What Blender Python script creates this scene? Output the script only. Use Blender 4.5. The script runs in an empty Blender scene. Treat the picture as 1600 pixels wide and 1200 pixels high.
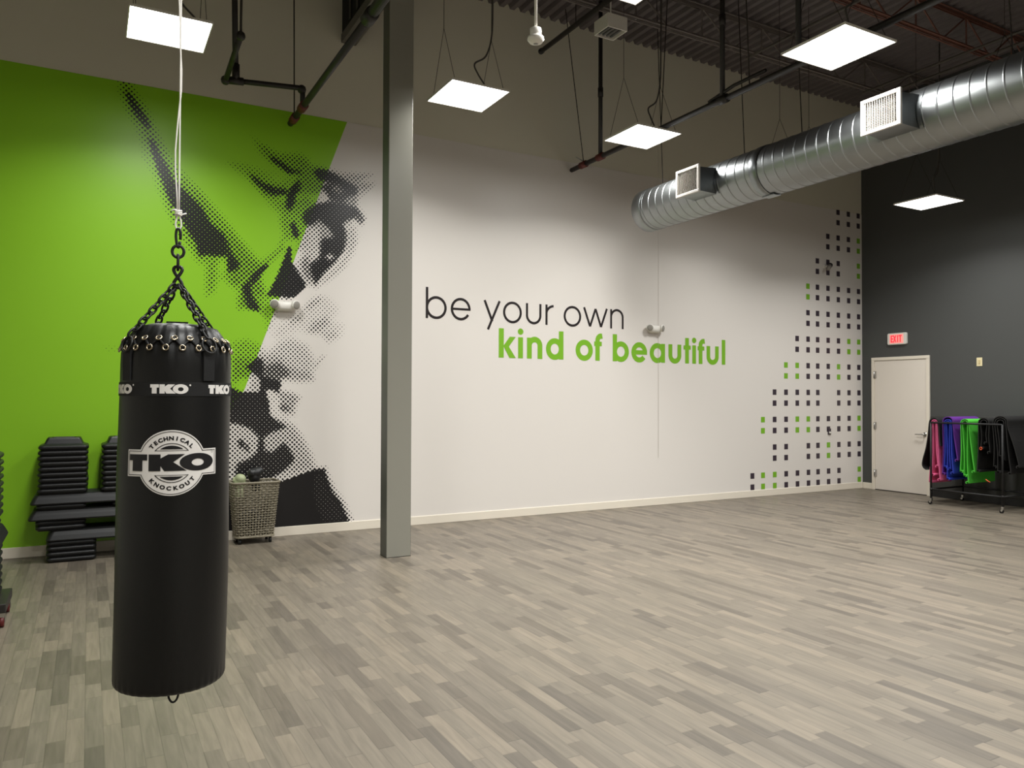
import bpy, bmesh, math, random
import numpy as np
from mathutils import Vector, Matrix, geometry
random.seed(7)
S = bpy.context.scene
COL = S.collection
R = math.radians
PI = math.pi

# ------------------------------------------------------------------ camera
EYE = Vector((0, 0, 1.50976))
YAW, PITCH, ROLL = R(28.9051), R(0.9671), R(0.19888)
_f = Vector((math.sin(YAW)*math.cos(PITCH), math.cos(YAW)*math.cos(PITCH), math.sin(PITCH)))
_r = Vector((math.cos(YAW), -math.sin(YAW), 0))
_u = _r.cross(_f)
_r2 = math.cos(ROLL)*_r + math.sin(ROLL)*_u
_u2 = -math.sin(ROLL)*_r + math.cos(ROLL)*_u
cam = bpy.data.objects.new('camera', bpy.data.cameras.new('camera'))
COL.objects.link(cam)
cam.matrix_world = Matrix(((_r2.x, _u2.x, -_f.x, 0), (_r2.y, _u2.y, -_f.y, 0), (_r2.z, _u2.z, -_f.z, EYE.z), (0, 0, 0, 1)))
cam.data.sensor_width = 36.0
cam.data.lens = 1197.612/1600*36.0
cam.data.clip_start = 0.05
S.camera = cam

# ------------------------------------------------------------------ world, exposure
W = bpy.data.worlds.new('world'); S.world = W; W.use_nodes = True
W.node_tree.nodes['Background'].inputs[0].default_value = (0.02, 0.02, 0.02, 1)
W.node_tree.nodes['Background'].inputs[1].default_value = 0.3
S.view_settings.view_transform = 'Standard'
S.view_settings.look = 'None'
S.view_settings.gamma = 1
S.view_settings.use_curve_mapping = False
S.view_settings.exposure = 0.0
PANEL_GLOW = 10.0             # radiance of the lit diffusers
LAMP_WATTS = 48.0            # light each panel throws down, within its optic's cone
LAMP_SPREAD = R(142)
LAMP_TINT = (1.0, 1.0, 0.965)

# ------------------------------------------------------------------ room size
D = 8.46333      # back wall
XR = 11.41913    # right wall
XL = -3.2
YF = -4.6
ZC = 6.43

# ------------------------------------------------------------------ helpers
def lin(c):
    return tuple((x/255/12.92 if x/255 <= .04045 else ((x/255+.055)/1.055)**2.4) for x in c)

def mat(name, rgb, rough=.5, metal=0.0, spec=.5, emit=None, estr=0.0, bump=None, srgb=True, vary=0.0):
    m = bpy.data.materials.new(name); m.use_nodes = True
    nt = m.node_tree; b = nt.nodes['Principled BSDF']
    c = lin(rgb) if srgb else rgb
    b.inputs['Base Color'].default_value = (*c, 1)
    b.inputs['Roughness'].default_value = rough
    b.inputs['Metallic'].default_value = metal
    b.inputs['Specular IOR Level'].default_value = spec
    if emit:
        b.inputs['Emission Color'].default_value = (*emit, 1); b.inputs['Emission Strength'].default_value = estr
    if bump or vary:
        tc = nt.nodes.new('ShaderNodeTexCoord'); nz = nt.nodes.new('ShaderNodeTexNoise')
        nz.inputs['Scale'].default_value = bump[0] if bump else 6
        nz.inputs['Detail'].default_value = 4
        nt.links.new(tc.outputs['Object'], nz.inputs['Vector'])
        if bump:
            bp = nt.nodes.new('ShaderNodeBump'); bp.inputs['Strength'].default_value = bump[1]; bp.inputs['Distance'].default_value = bump[2]
            nt.links.new(nz.outputs['Fac'], bp.inputs['Height']); nt.links.new(bp.outputs['Normal'], b.inputs['Normal'])
        if vary:
            mx = nt.nodes.new('ShaderNodeMix'); mx.data_type = 'RGBA'
            nt.links.new(nz.outputs['Fac'], mx.inputs['Factor'])
            mx.inputs['A'].default_value = (*[x*(1-vary) for x in c], 1); mx.inputs['B'].default_value = (*[min(1, x*(1+vary)) for x in c], 1)
            nt.links.new(mx.outputs['Result'], b.inputs['Base Color'])
    return m

def link(name, me, m=None, parent=None, smooth=False, loc=None):
    o = bpy.data.objects.new(name, me); COL.objects.link(o)
    if m is not None:
        me.materials.append(m)
    if parent is not None: o.parent = parent
    if loc is not None: o.location = loc
    if smooth:
        for p in me.polygons: p.use_smooth = True
    return o

def mesh(name, V, F, m=None, parent=None, smooth=False, loc=None):
    me = bpy.data.meshes.new(name); me.from_pydata([tuple(v) for v in V], [], [tuple(f) for f in F]); me.update()
    return link(name, me, m, parent, smooth, loc)

class MB:
    """collects shapes for ONE mesh"""
    def __init__(s): s.V = []; s.F = []; s.sm = []
    def add(s, V, F, smooth=False):
        o = len(s.V); s.V += [tuple(v) for v in V]; s.F += [tuple(i+o for i in f) for f in F]; s.sm += [smooth]*len(F); return s
    def box(s, x0, x1, y0, y1, z0, z1):
        V = [(x, y, z) for z in (z0, z1) for y in (y0, y1) for x in (x0, x1)]
        return s.add(V, [(0, 2, 3, 1), (4, 5, 7, 6), (0, 1, 5, 4), (2, 6, 7, 3), (0, 4, 6, 2), (1, 3, 7, 5)])
    def bar(s, a, b, w, h, up=(0, 0, 1)):
        a = Vector(a); b = Vector(b); d = (b-a).normalized(); up = Vector(up)
        if abs(d.dot(up)) > .98: up = Vector((1, 0, 0))
        x = d.cross(up).normalized(); z = x.cross(d)
        V = []
        for p in (a, b):
            for sx, sz in ((-1, -1), (1, -1), (1, 1), (-1, 1)): V.append(p + x*sx*w/2 + z*sz*h/2)
        return s.add(V, [(0, 1, 2, 3), (7, 6, 5, 4), (0, 4, 5, 1), (1, 5, 6, 2), (2, 6, 7, 3), (3, 7, 4, 0)])
    def tube(s, P, r, n=8, closed=False, caps=True):
        P = [Vector(p) for p in P]; N = len(P); rr = r if isinstance(r, (list, tuple)) else [r]*N
        up = None; V = []; F = []
        for i, p in enumerate(P):
            if closed: t = (P[(i+1) % N]-P[i-1]).normalized()
            else: t = (P[min(i+1, N-1)]-P[max(i-1, 0)]).normalized()
            if up is None:
                up = Vector((0, 0, 1)) if abs(t.z) < .9 else Vector((1, 0, 0))
            x = up - t*up.dot(t)
            if x.length < 1e-5: x = t.orthogonal()
            x.normalize(); y = t.cross(x); up = x
            for k in range(n):
                a = 2*PI*k/n; V.append(p + rr[i]*(math.cos(a)*x + math.sin(a)*y))
        for i in range(N if closed else N-1):
            j = (i+1) % N
            for k in range(n):
                l = (k+1) % n; F.append((i*n+k, i*n+l, j*n+l, j*n+k))
        if caps and not closed:
            F.append(tuple(range(n-1, -1, -1))); F.append(tuple((N-1)*n+k for k in range(n)))
        return s.add(V, F, True)
    def cyl(s, a, b, r, n=16): return s.tube([a, b], r, n)
    def lathe(s, prof, n=32, c=(0, 0, 0), axis='z', cap0=True, cap1=True):
        V = []; F = []; N = len(prof)
        for r, h in prof:
            for k in range(n):
                a = 2*PI*k/n; x, y = r*math.cos(a), r*math.sin(a)
                v = {'z': (x, y, h), 'x': (h, x, y), 'y': (y, h, x)}[axis]
                V.append((v[0]+c[0], v[1]+c[1], v[2]+c[2]))
        for i in range(N-1):
            for k in range(n):
                l = (k+1) % n; F.append((i*n+k, i*n+l, (i+1)*n+l, (i+1)*n+k))
        if cap0: F.append(tuple(range(n-1, -1, -1)))
        if cap1: F.append(tuple((N-1)*n+k for k in range(n)))
        return s.add(V, F, True)
    def build(s, name, m=None, parent=None, loc=None, bevel=0, flat=False):
        me = bpy.data.meshes.new(name); me.from_pydata(s.V, [], s.F); me.update()
        if not flat:
            for p, q in zip(me.polygons, s.sm): p.use_smooth = q
        o = link(name, me, m, parent, False, loc)
        if bevel:
            bv = o.modifiers.new('bevel', 'BEVEL'); bv.width = bevel; bv.segments = 2; bv.limit_method = 'ANGLE'; bv.angle_limit = R(40)
        return o

def thing(name, label, cat, loc=(0, 0, 0), rotz=0, group=None):
    o = bpy.data.objects.new(name, None); COL.objects.link(o)
    o.location = loc; o.rotation_euler = (0, 0, rotz); o.empty_display_size = .1
    o['label'] = label; o['category'] = cat
    if group: o['group'] = group
    return o

def tag(o, label, cat, group=None):
    o['label'] = label; o['category'] = cat
    if group: o['group'] = group
    return o

def struct(o):
    o['kind'] = 'structure'; return o

def copy_tree(o, parent=None):
    c = o.copy(); COL.objects.link(c)
    if parent is not None: c.parent = parent
    for ch in list(o.children): copy_tree(ch, c)
    return c

def rrect(x0, x1, y0, y1, r, n=5):
    P = []
    for cx, cy, a0 in ((x1-r, y1-r, 0), (x0+r, y1-r, 90), (x0+r, y0+r, 180), (x1-r, y0+r, 270)):
        for i in range(n+1):
            a = R(a0+90*i/n); P.append((cx+r*math.cos(a), cy+r*math.sin(a)))
    return P

def ring_stack(rings):
    """closed loops of equal length -> V, F with end caps"""
    n = len(rings[0]); V = [p for r_ in rings for p in r_]; F = []
    for i in range(len(rings)-1):
        for k in range(n):
            l = (k+1) % n; F.append((i*n+k, i*n+l, (i+1)*n+l, (i+1)*n+k))
    F.append(tuple(range(n-1, -1, -1))); F.append(tuple((len(rings)-1)*n+k for k in range(n)))
    return V, F

# ------------------------------------------------------------------ materials
M_black_metal = mat('black painted pipe', (34, 30, 28), .5)
M_rod = mat('dark hanger rod', (52, 48, 44), .5, .6)
M_red = mat('dull red coupling', (92, 34, 28), .55)
M_white_plastic = mat('white plastic', (226, 222, 214), .4)
M_offwhite = mat('cream trim paint', (226, 217, 202), .45)
M_door = mat('door paint', (222, 213, 202), .42)
M_chrome = mat('brushed nickel', (190, 188, 184), .28, 1.0)
M_leather = mat('black vinyl leather', (12, 12, 12), .4, spec=.38, bump=(220, .12, .002))
M_webbing = mat('black webbing', (13, 13, 14), .75, bump=(400, .3, .002))
M_chain = mat('black oxide chain', (12, 11, 11), .45, 0)
M_silver_print = mat('silver print', (236, 232, 228), .45)
M_black_print = mat('black print', (14, 13, 17), .5)
M_brass = mat('eyelet metal', (200, 185, 160), .25, 1.0)
M_rope = mat('white cable', (246, 243, 236), .5)
M_step = mat('dark moulded plastic', (23, 23, 24), .4, spec=.35, bump=(160, .08, .002))
M_step_deck = mat('rubber deck top', (30, 30, 31), .6, bump=(300, .25, .002))
M_basket = mat('grey olive resin weave', (130, 122, 104), .5, vary=.25)
M_caster = mat('caster tyre', (16, 16, 17), .5)
M_rack = mat('black rack tube', (14, 13, 14), .6)
M_print_black = mat('black vinyl film', (34, 27, 27), .35)
M_print_green = mat('green vinyl film', (120, 176, 42), .35)
M_print_purple = mat('dark plum vinyl film', (58, 48, 58), .4)
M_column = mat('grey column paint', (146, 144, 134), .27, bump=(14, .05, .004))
M_column_side = mat('dark column side', (84, 84, 79), .4)
M_galv = mat('galvanised steel', (152, 155, 156), .36, 1.0, bump=(9, .03, .004), vary=.07)
M_galv2 = mat('galvanised sheet', (140, 144, 146), .32, 1.0, vary=.15)
M_grille = mat('white grille enamel', (205, 200, 194), .4)
M_dark_void = mat('dark cavity', (20, 19, 19), .8)
M_joist = mat('grey joist primer', (116, 108, 104), .6)
M_joist_red = mat('red oxide joist primer', (116, 78, 66), .6)
M_deck = mat('dark roof deck', (104, 97, 98), .55)
M_upper = mat('beige wall paint', (216, 211, 194), .6, bump=(60, .05, .002))
M_hall = mat('light hall paint', (232, 228, 218), .6)
M_gray = mat('charcoal wall paint', (70, 71, 70), .55, bump=(60, .06, .002))
M_pad = mat('charcoal wall padding', (58, 58, 55), .8, bump=(180, .4, .003), vary=.25)
M_base_black = mat('black vinyl base', (17, 16, 17), .45)

def emitter(name, c, s):
    m = bpy.data.materials.new(name); m.use_nodes = True; nt = m.node_tree
    nt.nodes.remove(nt.nodes['Principled BSDF'])
    e = nt.nodes.new('ShaderNodeEmission'); e.inputs[0].default_value = (*c, 1); e.inputs[1].default_value = s
    nt.links.new(e.outputs[0], nt.nodes['Material Output'].inputs[0]); return m
M_lamp = emitter('lit panel diffuser', LAMP_TINT, PANEL_GLOW)

# ------------------------------------------------------------------ floor
def floor_material():
    m = bpy.data.materials.new('grey strip laminate'); m.use_nodes = True; nt = m.node_tree; N = nt.nodes; L = nt.links
    b = N['Principled BSDF']
    def math_(op, a, b_=None):
        n = N.new('ShaderNodeMath'); n.operation = op
        for i, v in enumerate((a, b_)):
            if v is None: continue
            if isinstance(v, (int, float)): n.inputs[i].default_value = v
            else: L.new(v, n.inputs[i])
        return n.outputs[0]
    tc = N.new('ShaderNodeTexCoord'); sp = N.new('ShaderNodeSeparateXYZ'); L.new(tc.outputs['Object'], sp.inputs[0])
    STRIP = .0735
    cx = math_('DIVIDE', sp.outputs['X'], STRIP); col = math_('FLOOR', cx); fx = math_('FRACT', cx)
    w1 = N.new('ShaderNodeTexWhiteNoise'); w1.noise_dimensions = '1D'; L.new(col, w1.inputs['W'])
    ln = math_('ADD', math_('MULTIPLY', w1.outputs['Value'], .3), .44)
    off = math_('MULTIPLY', N_frac(math_, w1.outputs['Value'], 37.7), 3.0)
    cy = math_('ADD', math_('DIVIDE', sp.outputs['Y'], ln), off); row = math_('FLOOR', cy); fy = math_('FRACT', cy)
    # split some of the blocks in two for uneven lengths
    wv = N.new('ShaderNodeCombineXYZ'); L.new(col, wv.inputs[0]); L.new(row, wv.inputs[1])
    w2 = N.new('ShaderNodeTexWhiteNoise'); w2.noise_dimensions = '2D'; L.new(wv.outputs[0], w2.inputs['Vector'])
    cut = math_('ADD', math_('MULTIPLY', N_frac(math_, w2.outputs['Value'], 91.3), .5), .25)
    sub = math_('MULTIPLY', math_('GREATER_THAN', fy, cut), math_('GREATER_THAN', N_frac(math_, w2.outputs['Value'], 13.1), .6))
    wv2 = N.new('ShaderNodeCombineXYZ'); L.new(col, wv2.inputs[0]); L.new(row, wv2.inputs[1]); L.new(sub, wv2.inputs[2])
    w3 = N.new('ShaderNodeTexWhiteNoise'); w3.noise_dimensions = '3D'; L.new(wv2.outputs[0], w3.inputs['Vector'])
    rp = N.new('ShaderNodeValToRGB'); L.new(w3.outputs['Value'], rp.inputs[0])
    e = rp.color_ramp.elements
    e[0].position = 0; e[0].color = (*lin((91, 84, 75)), 1)
    e[1].position = 1; e[1].color = (*lin((123, 113, 99)), 1)
    for p, c in ((.14, (98, 90, 79)), (.2, (105, 97, 86)), (.5, (111, 103, 91)), (.8, (117, 108, 95))):
        x = e.new(p); x.color = (*lin(c), 1)
    # grain
    mp = N.new('ShaderNodeCombineXYZ'); L.new(math_('MULTIPLY', sp.outputs['X'], 42), mp.inputs[0])
    L.new(math_('MULTIPLY', sp.outputs['Y'], 3.2), mp.inputs[1]); L.new(math_('MULTIPLY', w3.outputs['Value'], 40), mp.inputs[2])
    nz = N.new('ShaderNodeTexNoise'); nz.inputs['Scale'].default_value = 1.0; nz.inputs['Detail'].default_value = 5; nz.inputs['Distortion'].default_value = .6
    L.new(mp.outputs[0], nz.inputs['Vector'])
    g = math_('ADD', math_('MULTIPLY', nz.outputs['Fac'], .8), .6)
    # joints
    jx = math_('LESS_THAN', fx, .05); jy = math_('LESS_THAN', fy, .01)
    jt = math_('SUBTRACT', 1.0, math_('MULTIPLY', math_('MAXIMUM', jx, jy), .26))
    gg = math_('MULTIPLY', g, jt)
    mul = N.new('ShaderNodeMix'); mul.data_type = 'RGBA'; mul.blend_type = 'MULTIPLY'; mul.inputs['Factor'].default_value = 1
    L.new(rp.outputs[0], mul.inputs['A']); cg = N.new('ShaderNodeCombineColor')
    for i in range(3): L.new(gg, cg.inputs[i])
    L.new(cg.outputs[0], mul.inputs['B']); L.new(mul.outputs['Result'], b.inputs['Base Color'])
    b.inputs['Roughness'].default_value = .42; b.inputs['Specular IOR Level'].default_value = .4
    return m
def N_frac(math_, v, k):
    return math_('FRACT', math_('MULTIPLY', v, k))
struct(MB().box(XL, XR, YF, D, -.12, 0).build('floor', floor_material()))

# ------------------------------------------------------------------ walls, ceiling
wall_back = struct(MB().box(XL-.15, XR+.15, D, D+.15, -.12, ZC+.1).build('wall_back', M_upper))
struct(MB().box(XR, XR+.15, YF, D, -.12, ZC+.1).build('wall_right', M_gray))
struct(MB().box(XL-.15, XL, YF, D, -.12, ZC+.1).build('wall_left', M_hall))
struct(MB().box(XL-.15, XR+.15, YF-.15, YF, -.12, ZC+.1).build('wall_front', M_hall))
def ceiling():
    V = []; F = []; x = XL-.1; p = .1524; prof = []
    while x < XR+.1:
        prof += [(x, ZC), (x+.062, ZC), (x+.086, ZC+.05), (x+.128, ZC+.05)]; x += p
    for y in (YF, D):
        V += [(a, y, b) for a, b in prof]
    n = len(prof)
    for i in range(n-1): F.append((i, i+1, n+i+1, n+i))
    o = mesh('ceiling', V, F, M_deck)
    so = o.modifiers.new('solid', 'SOLIDIFY'); so.thickness = .012; so.offset = 1
    return struct(o)
ceiling()
struct(MB().box(XL-.2, XR+.2, YF-.2, D+.2, ZC+.12, ZC+.2).build('ceiling_slab', M_deck))
struct(MB().box(XL, XR-.012, D-.014, D, 0, .1).build('baseboard_back', M_offwhite, bevel=.004))
struct(MB().box(XR-.012, XR, 8.2672, D-.014, 0, .1).build('baseboard_right', M_offwhite, bevel=.004))
MURAL=[
(0.42,0.076,[(0.236,4.636),(0.314,4.652),(0.379,4.513),(0.452,4.414),(0.519,4.265),(0.602,4.084),(0.723,3.875),(0.921,3.673),(1.094,3.413),(1.221,3.294),(1.382,3.108),(1.481,2.998),(0.974,2.952),(0.85,3.121),(0.728,3.32),(0.607,3.582),(0.561,3.737),(0.501,3.874),(0.456,4.028),(0.412,4.165),(0.31,4.339),(0.251,4.504)]),
(0.45,0.076,[(0.651,3.604),(0.952,3.645),(1.109,3.482),(1.284,3.284),(1.48,3.049),(1.613,2.907),(1.615,2.736),(1.354,2.716),(1.21,2.738),(1.256,2.86),(1.208,2.956),(1.145,2.9),(0.982,2.886),(0.882,3.042),(0.774,3.244),(0.697,3.398)]),
(0.15,0.055,[(0.443,3.953),(0.53,3.943),(0.575,3.82),(0.502,3.81),(0.436,3.88)]),
(0.8,0.028,[(0.287,4.511),(0.329,4.503),(0.402,4.405),(0.483,4.291),(0.52,4.2),(0.476,4.193),(0.425,4.248),(0.36,4.333),(0.309,4.435)]),
(0.93,0.028,[(0.507,4.085),(0.551,4.06),(0.603,3.938),(0.671,3.835),(0.724,3.712),(0.846,3.597),(1,3.435),(1.095,3.28),(1.222,3.176),(1.335,2.985),(1.098,2.963),(0.973,3.051),(0.895,3.175),(0.818,3.331),(0.712,3.465),(0.651,3.62),(0.583,3.789),(0.53,3.943)]),
(0.93,0.028,[(0.666,3.59),(0.785,3.589),(0.876,3.568),(1,3.452),(1.079,3.311),(1.206,3.208),(1.27,3.097),(1.384,2.921),(1.369,2.852),(1.289,2.829),(1.256,2.91),(1.271,2.979),(1.16,3.011),(0.989,2.953),(0.958,3.033),(0.973,3.067),(0.895,3.175),(0.803,3.329),(0.727,3.467)]),
(0.42,0.062,[(1.052,2.925),(1.153,2.935),(1.163,2.735),(1.133,2.599),(1.055,2.544),(1.046,2.726)]),
(0.5,0.062,[(1.27,3.202),(1.331,3.146),(1.414,3.027),(1.499,2.955),(1.607,2.941),(1.668,3.003),(1.777,3.102),(1.816,3.203),(1.816,3.179),(1.841,3.108),(1.746,3.01),(1.669,2.914),(1.538,2.807),(1.493,2.748),(1.425,2.687),(1.335,2.641),(1.275,2.692),(1.274,2.833)]),
(0.94,0.028,[(1.264,3.045),(1.332,2.964),(1.378,2.905),(1.363,2.856),(1.318,2.829),(1.266,2.817)]),
(0.2,0.055,[(1.49,4.28),(1.524,4.27),(1.602,4.203),(1.728,4.158),(1.839,4.151),(1.991,4.2),(2.081,4.156),(2.091,4.009),(1.84,3.972),(1.682,4.021),(1.541,4.136)]),
(0.42,0.055,[(1.571,4.198),(1.633,4.2),(1.76,4.123),(1.879,4.133),(2.09,4.116),(2.091,3.959),(1.921,3.91),(1.8,3.966),(1.697,4.032),(1.619,4.109)]),
(0.85,0.028,[(1.681,4.094),(1.728,4.085),(1.84,4.029),(1.92,3.984),(2.009,3.997),(2.083,3.941),(2.083,3.9),(1.969,3.917),(1.881,3.929),(1.8,3.99),(1.705,4.049)]),
(0.25,0.055,[(1.247,3.956),(1.39,3.977),(1.558,3.954),(1.683,3.9),(1.762,3.847),(1.841,3.874),(1.961,3.957),(2.043,3.886),(1.923,3.705),(1.827,3.668),(1.924,3.582),(1.925,3.46),(1.805,3.454),(1.686,3.553),(1.607,3.664),(1.452,3.803),(1.36,3.877)]),
(0.55,0.048,[(1.474,3.878),(1.574,3.852),(1.684,3.787),(1.842,3.792),(1.843,3.695),(1.724,3.647),(1.622,3.666),(1.575,3.724),(1.498,3.794)]),
(0.88,0.028,[(1.49,3.856),(1.536,3.839),(1.598,3.791),(1.684,3.779),(1.755,3.748),(1.858,3.754),(1.866,3.706),(1.787,3.696),(1.716,3.686),(1.637,3.724),(1.56,3.77)]),
(0.1,0.041,[(1.841,3.907),(1.729,3.956),(1.635,3.958),(1.73,3.858),(1.81,3.837)]),
(0.45,0.055,[(1.764,3.603),(1.891,3.66),(2.085,3.726),(2.168,3.654),(2.087,3.396),(1.845,3.369),(1.812,3.487)]),
(0.93,0.028,[(1.986,3.886),(2.092,3.818),(2.027,3.768),(1.963,3.71),(1.947,3.626),(1.9,3.53),(1.86,3.566),(1.859,3.68),(1.89,3.766)]),
(0.4,0.055,[(1.79,3.428),(1.869,3.502),(2.104,3.53),(2.105,3.382),(2.049,3.285),(1.984,3.22),(1.92,3.206),(1.84,3.206),(1.807,3.316)]),
(0.93,0.021,[(1.902,3.375),(1.942,3.413),(1.975,3.351),(2,3.28),(1.976,3.228),(1.935,3.265),(1.919,3.32)]),
(0.45,0.055,[(1.995,4.124),(2.077,4.071),(2.26,4.065),(2.361,4.046),(2.48,4.03),(2.653,4.046),(2.83,4.063),(2.706,3.968),(2.848,3.962),(2.813,3.897),(2.725,3.825),(2.655,3.764),(2.656,3.679),(2.744,3.57),(2.719,3.473),(2.657,3.466),(2.519,3.408),(2.623,3.351),(2.641,3.251),(2.538,3.156),(1.971,3.102),(2.067,3.358),(2,3.516),(2.098,3.593),(2.229,3.743),(1.999,3.713)]),
(0.93,0.028,[(2.16,3.992),(2.193,4.03),(2.285,4.035),(2.369,4.014),(2.481,3.962),(2.602,3.911),(2.654,3.884),(2.638,3.805),(2.551,3.759),(2.499,3.778),(2.362,3.895),(2.286,3.909),(2.211,3.915)]),
(0.88,0.034,[(2.245,3.837),(2.345,3.909),(2.447,3.906),(2.551,3.785),(2.517,3.662),(2.372,3.694),(2.321,3.721),(2.287,3.792)]),
(0.6,0.034,[(2.362,3.861),(2.43,3.879),(2.482,3.818),(2.448,3.797),(2.371,3.812)]),
(0.55,0.041,[(2.5,3.711),(2.603,3.783),(2.655,3.764),(2.638,3.694),(2.569,3.668)]),
(0.12,0.028,[(2.245,3.778),(2.287,3.767),(2.321,3.721),(2.263,3.672),(2.213,3.666)]),
(0.94,0.028,[(2.033,3.478),(2.065,3.548),(2.18,3.637),(2.347,3.691),(2.517,3.679),(2.639,3.66),(2.709,3.574),(2.683,3.529),(2.622,3.539),(2.536,3.503),(2.484,3.447),(2.519,3.391),(2.537,3.317),(2.503,3.229),(2.233,3.202),(2.366,3.291),(2.332,3.379),(2.214,3.458),(2.165,3.386),(2.066,3.4)]),
(0.52,0.034,[(2.099,3.37),(2.206,3.457),(2.307,3.393),(2.375,3.317),(2.341,3.255),(2.233,3.243),(2.175,3.171),(2.084,3.245)]),
(0.72,0.034,[(2.622,3.556),(2.674,3.579),(2.745,3.536),(2.692,3.47)]),
(0.04,0.034,[(2.554,3.403),(2.605,3.503),(2.684,3.443),(2.781,3.428),(2.782,3.265),(2.676,3.255)]),
(0.94,0.028,[(2.23,3.21),(2.266,3.267),(2.338,3.275),(2.538,3.295),(2.503,3.147),(2.412,3.012),(2.269,2.857),(2.181,2.725),(2.092,2.842),(2.065,2.946),(2.161,3.025),(2.217,3.084)]),
(0.4,0.028,[(2.294,3.064),(2.339,3.104),(2.403,3.074),(2.339,3.024)]),
(0.35,0.055,[(2.537,3.44),(2.63,3.432),(2.65,3.325),(2.614,3.139),(2.504,2.948),(2.341,2.809),(2.199,2.709),(2.269,2.839),(2.43,3.005),(2.521,3.148)]),
(0.35,0.048,[(2.097,3.356),(2.213,3.369),(2.223,3.145),(2.215,3.045),(2.108,2.969),(2.101,2.886),(2.159,2.791),(2.176,2.718),(2.119,2.722),(2.069,2.751),(1.987,2.86),(1.962,2.956),(2.034,3.077),(2.065,3.229)]),
(0.55,0.034,[(2.051,3.03),(2.116,3.052),(2.108,2.969),(2.142,2.823),(2.118,2.763),(2.052,2.84),(2.027,2.945)]),
(0.96,0.021,[(1.888,3.153),(1.92,3.132),(1.922,2.977),(1.97,2.908),(2.077,2.744),(2.07,2.702),(1.965,2.596),(1.893,2.567),(1.687,2.57),(1.656,2.592),(1.702,2.675),(1.764,2.809),(1.826,2.977)]),
(0.25,0.041,[(1.782,2.568),(1.829,2.579),(1.925,2.553),(1.829,2.539)]),
(0.5,0.055,[(1.592,2.78),(1.616,2.717),(1.656,2.656),(1.648,2.575),(1.703,2.539),(1.72,2.467),(1.367,2.422),(1.358,2.556),(1.425,2.663),(1.516,2.726)]),
(0.93,0.021,[(1.669,2.93),(1.677,2.899),(1.592,2.788),(1.539,2.72),(1.494,2.645),(1.502,2.566),(1.549,2.457),(1.473,2.429),(1.411,2.591),(1.448,2.689),(1.515,2.805),(1.607,2.893)]),
(0.05,0.034,[(1.608,2.789),(1.7,2.917),(1.779,2.924),(1.748,2.824),(1.702,2.732),(1.647,2.704)]),
(0.5,0.055,[(1.371,2.632),(1.469,2.503),(1.585,2.408),(1.718,2.346),(1.751,2.452),(1.734,2.537),(1.583,2.562),(1.483,2.726),(1.386,2.667)]),
(0.93,0.021,[(1.403,2.669),(1.483,2.743),(1.509,2.574),(1.584,2.459),(1.576,2.407),(1.51,2.429),(1.461,2.511)]),
(0.28,0.062,[(1.583,2.562),(1.733,2.572),(1.768,2.453),(1.736,2.278),(1.669,2.206),(1.635,2.342)]),
(0.2,0.069,[(1.888,2.355),(2.025,2.468),(2.164,2.618),(2.306,2.627),(2.452,2.493),(2.381,2.363),(2.509,2.316),(2.491,2.189),(2.329,2.093),(2.256,2.179),(2.097,2.208),(1.992,2.22),(1.788,2.125),(1.72,2.157),(1.786,2.298)]),
(0.45,0.041,[(2.077,2.471),(2.129,2.545),(2.235,2.614),(2.235,2.56),(2.13,2.483)]),
(0.45,0.041,[(1.905,2.321),(2.008,2.388),(2.026,2.345),(1.923,2.296)]),
(0.42,0.048,[(2.097,2.225),(2.166,2.334),(2.308,2.395),(2.345,2.326),(2.238,2.231),(2.167,2.211)]),
(0.36,0.048,[(2.256,2.214),(2.4,2.239),(2.436,2.186),(2.328,2.128)]),
(0.33,0.062,[(1.312,2.072),(1.456,2.112),(1.604,2.049),(1.671,1.983),(1.788,2.09),(1.924,2.148),(2.098,2.067),(2.169,1.928),(2.171,1.68),(2.031,1.661),(1.757,1.709),(1.331,1.636)]),
(0.3,0.034,[(2.152,1.839),(2.258,1.966),(2.303,1.967),(2.258,1.895),(2.188,1.804)]),
(0.47,0.048,[(1.31,1.904),(1.513,1.934),(1.629,1.937),(1.816,1.934),(1.849,1.87),(2.01,1.792),(2.124,1.762),(2.157,1.697),(2.043,1.687),(1.834,1.684),(1.804,1.579),(1.883,1.563),(1.963,1.539),(2.028,1.499),(1.98,1.401),(1.965,1.303),(1.853,1.304),(1.797,1.417),(1.757,1.53),(1.67,1.57),(1.585,1.569),(1.523,1.711),(1.477,1.687),(1.402,1.702),(1.312,1.653)]),
(0.68,0.034,[(1.645,1.833),(1.801,1.869),(1.897,1.782),(1.898,1.733),(1.787,1.691),(1.631,1.689)]),
(0.95,0.021,[(1.453,1.821),(1.514,1.862),(1.567,1.919),(1.621,1.897),(1.637,1.809),(1.63,1.721),(1.803,1.675),(1.819,1.643),(1.796,1.554),(1.772,1.546),(1.733,1.578),(1.663,1.57),(1.695,1.466),(1.711,1.353),(1.704,1.305),(1.767,1.248),(1.846,1.191),(1.839,1.143),(1.729,1.121),(1.597,1.107),(1.653,0.955),(1.591,0.956),(1.567,1.084),(1.497,1.157),(1.421,1.197),(1.316,1.222),(1.125,1.241),(1.121,1.573),(1.328,1.598),(1.388,1.56),(1.586,1.561),(1.6,1.649),(1.584,1.72),(1.522,1.759)]),
(0.4,0.034,[(1.523,1.711),(1.592,1.681),(1.593,1.593),(1.57,1.561),(1.463,1.568),(1.493,1.648)]),
(0.06,0.034,[(1.387,1.678),(1.447,1.694),(1.485,1.687),(1.47,1.608),(1.433,1.568),(1.395,1.599)]),
(0.25,0.041,[(1.678,1.57),(1.772,1.53),(1.805,1.466),(1.758,1.401),(1.806,1.304),(1.775,1.272),(1.712,1.321),(1.711,1.433)]),
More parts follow.
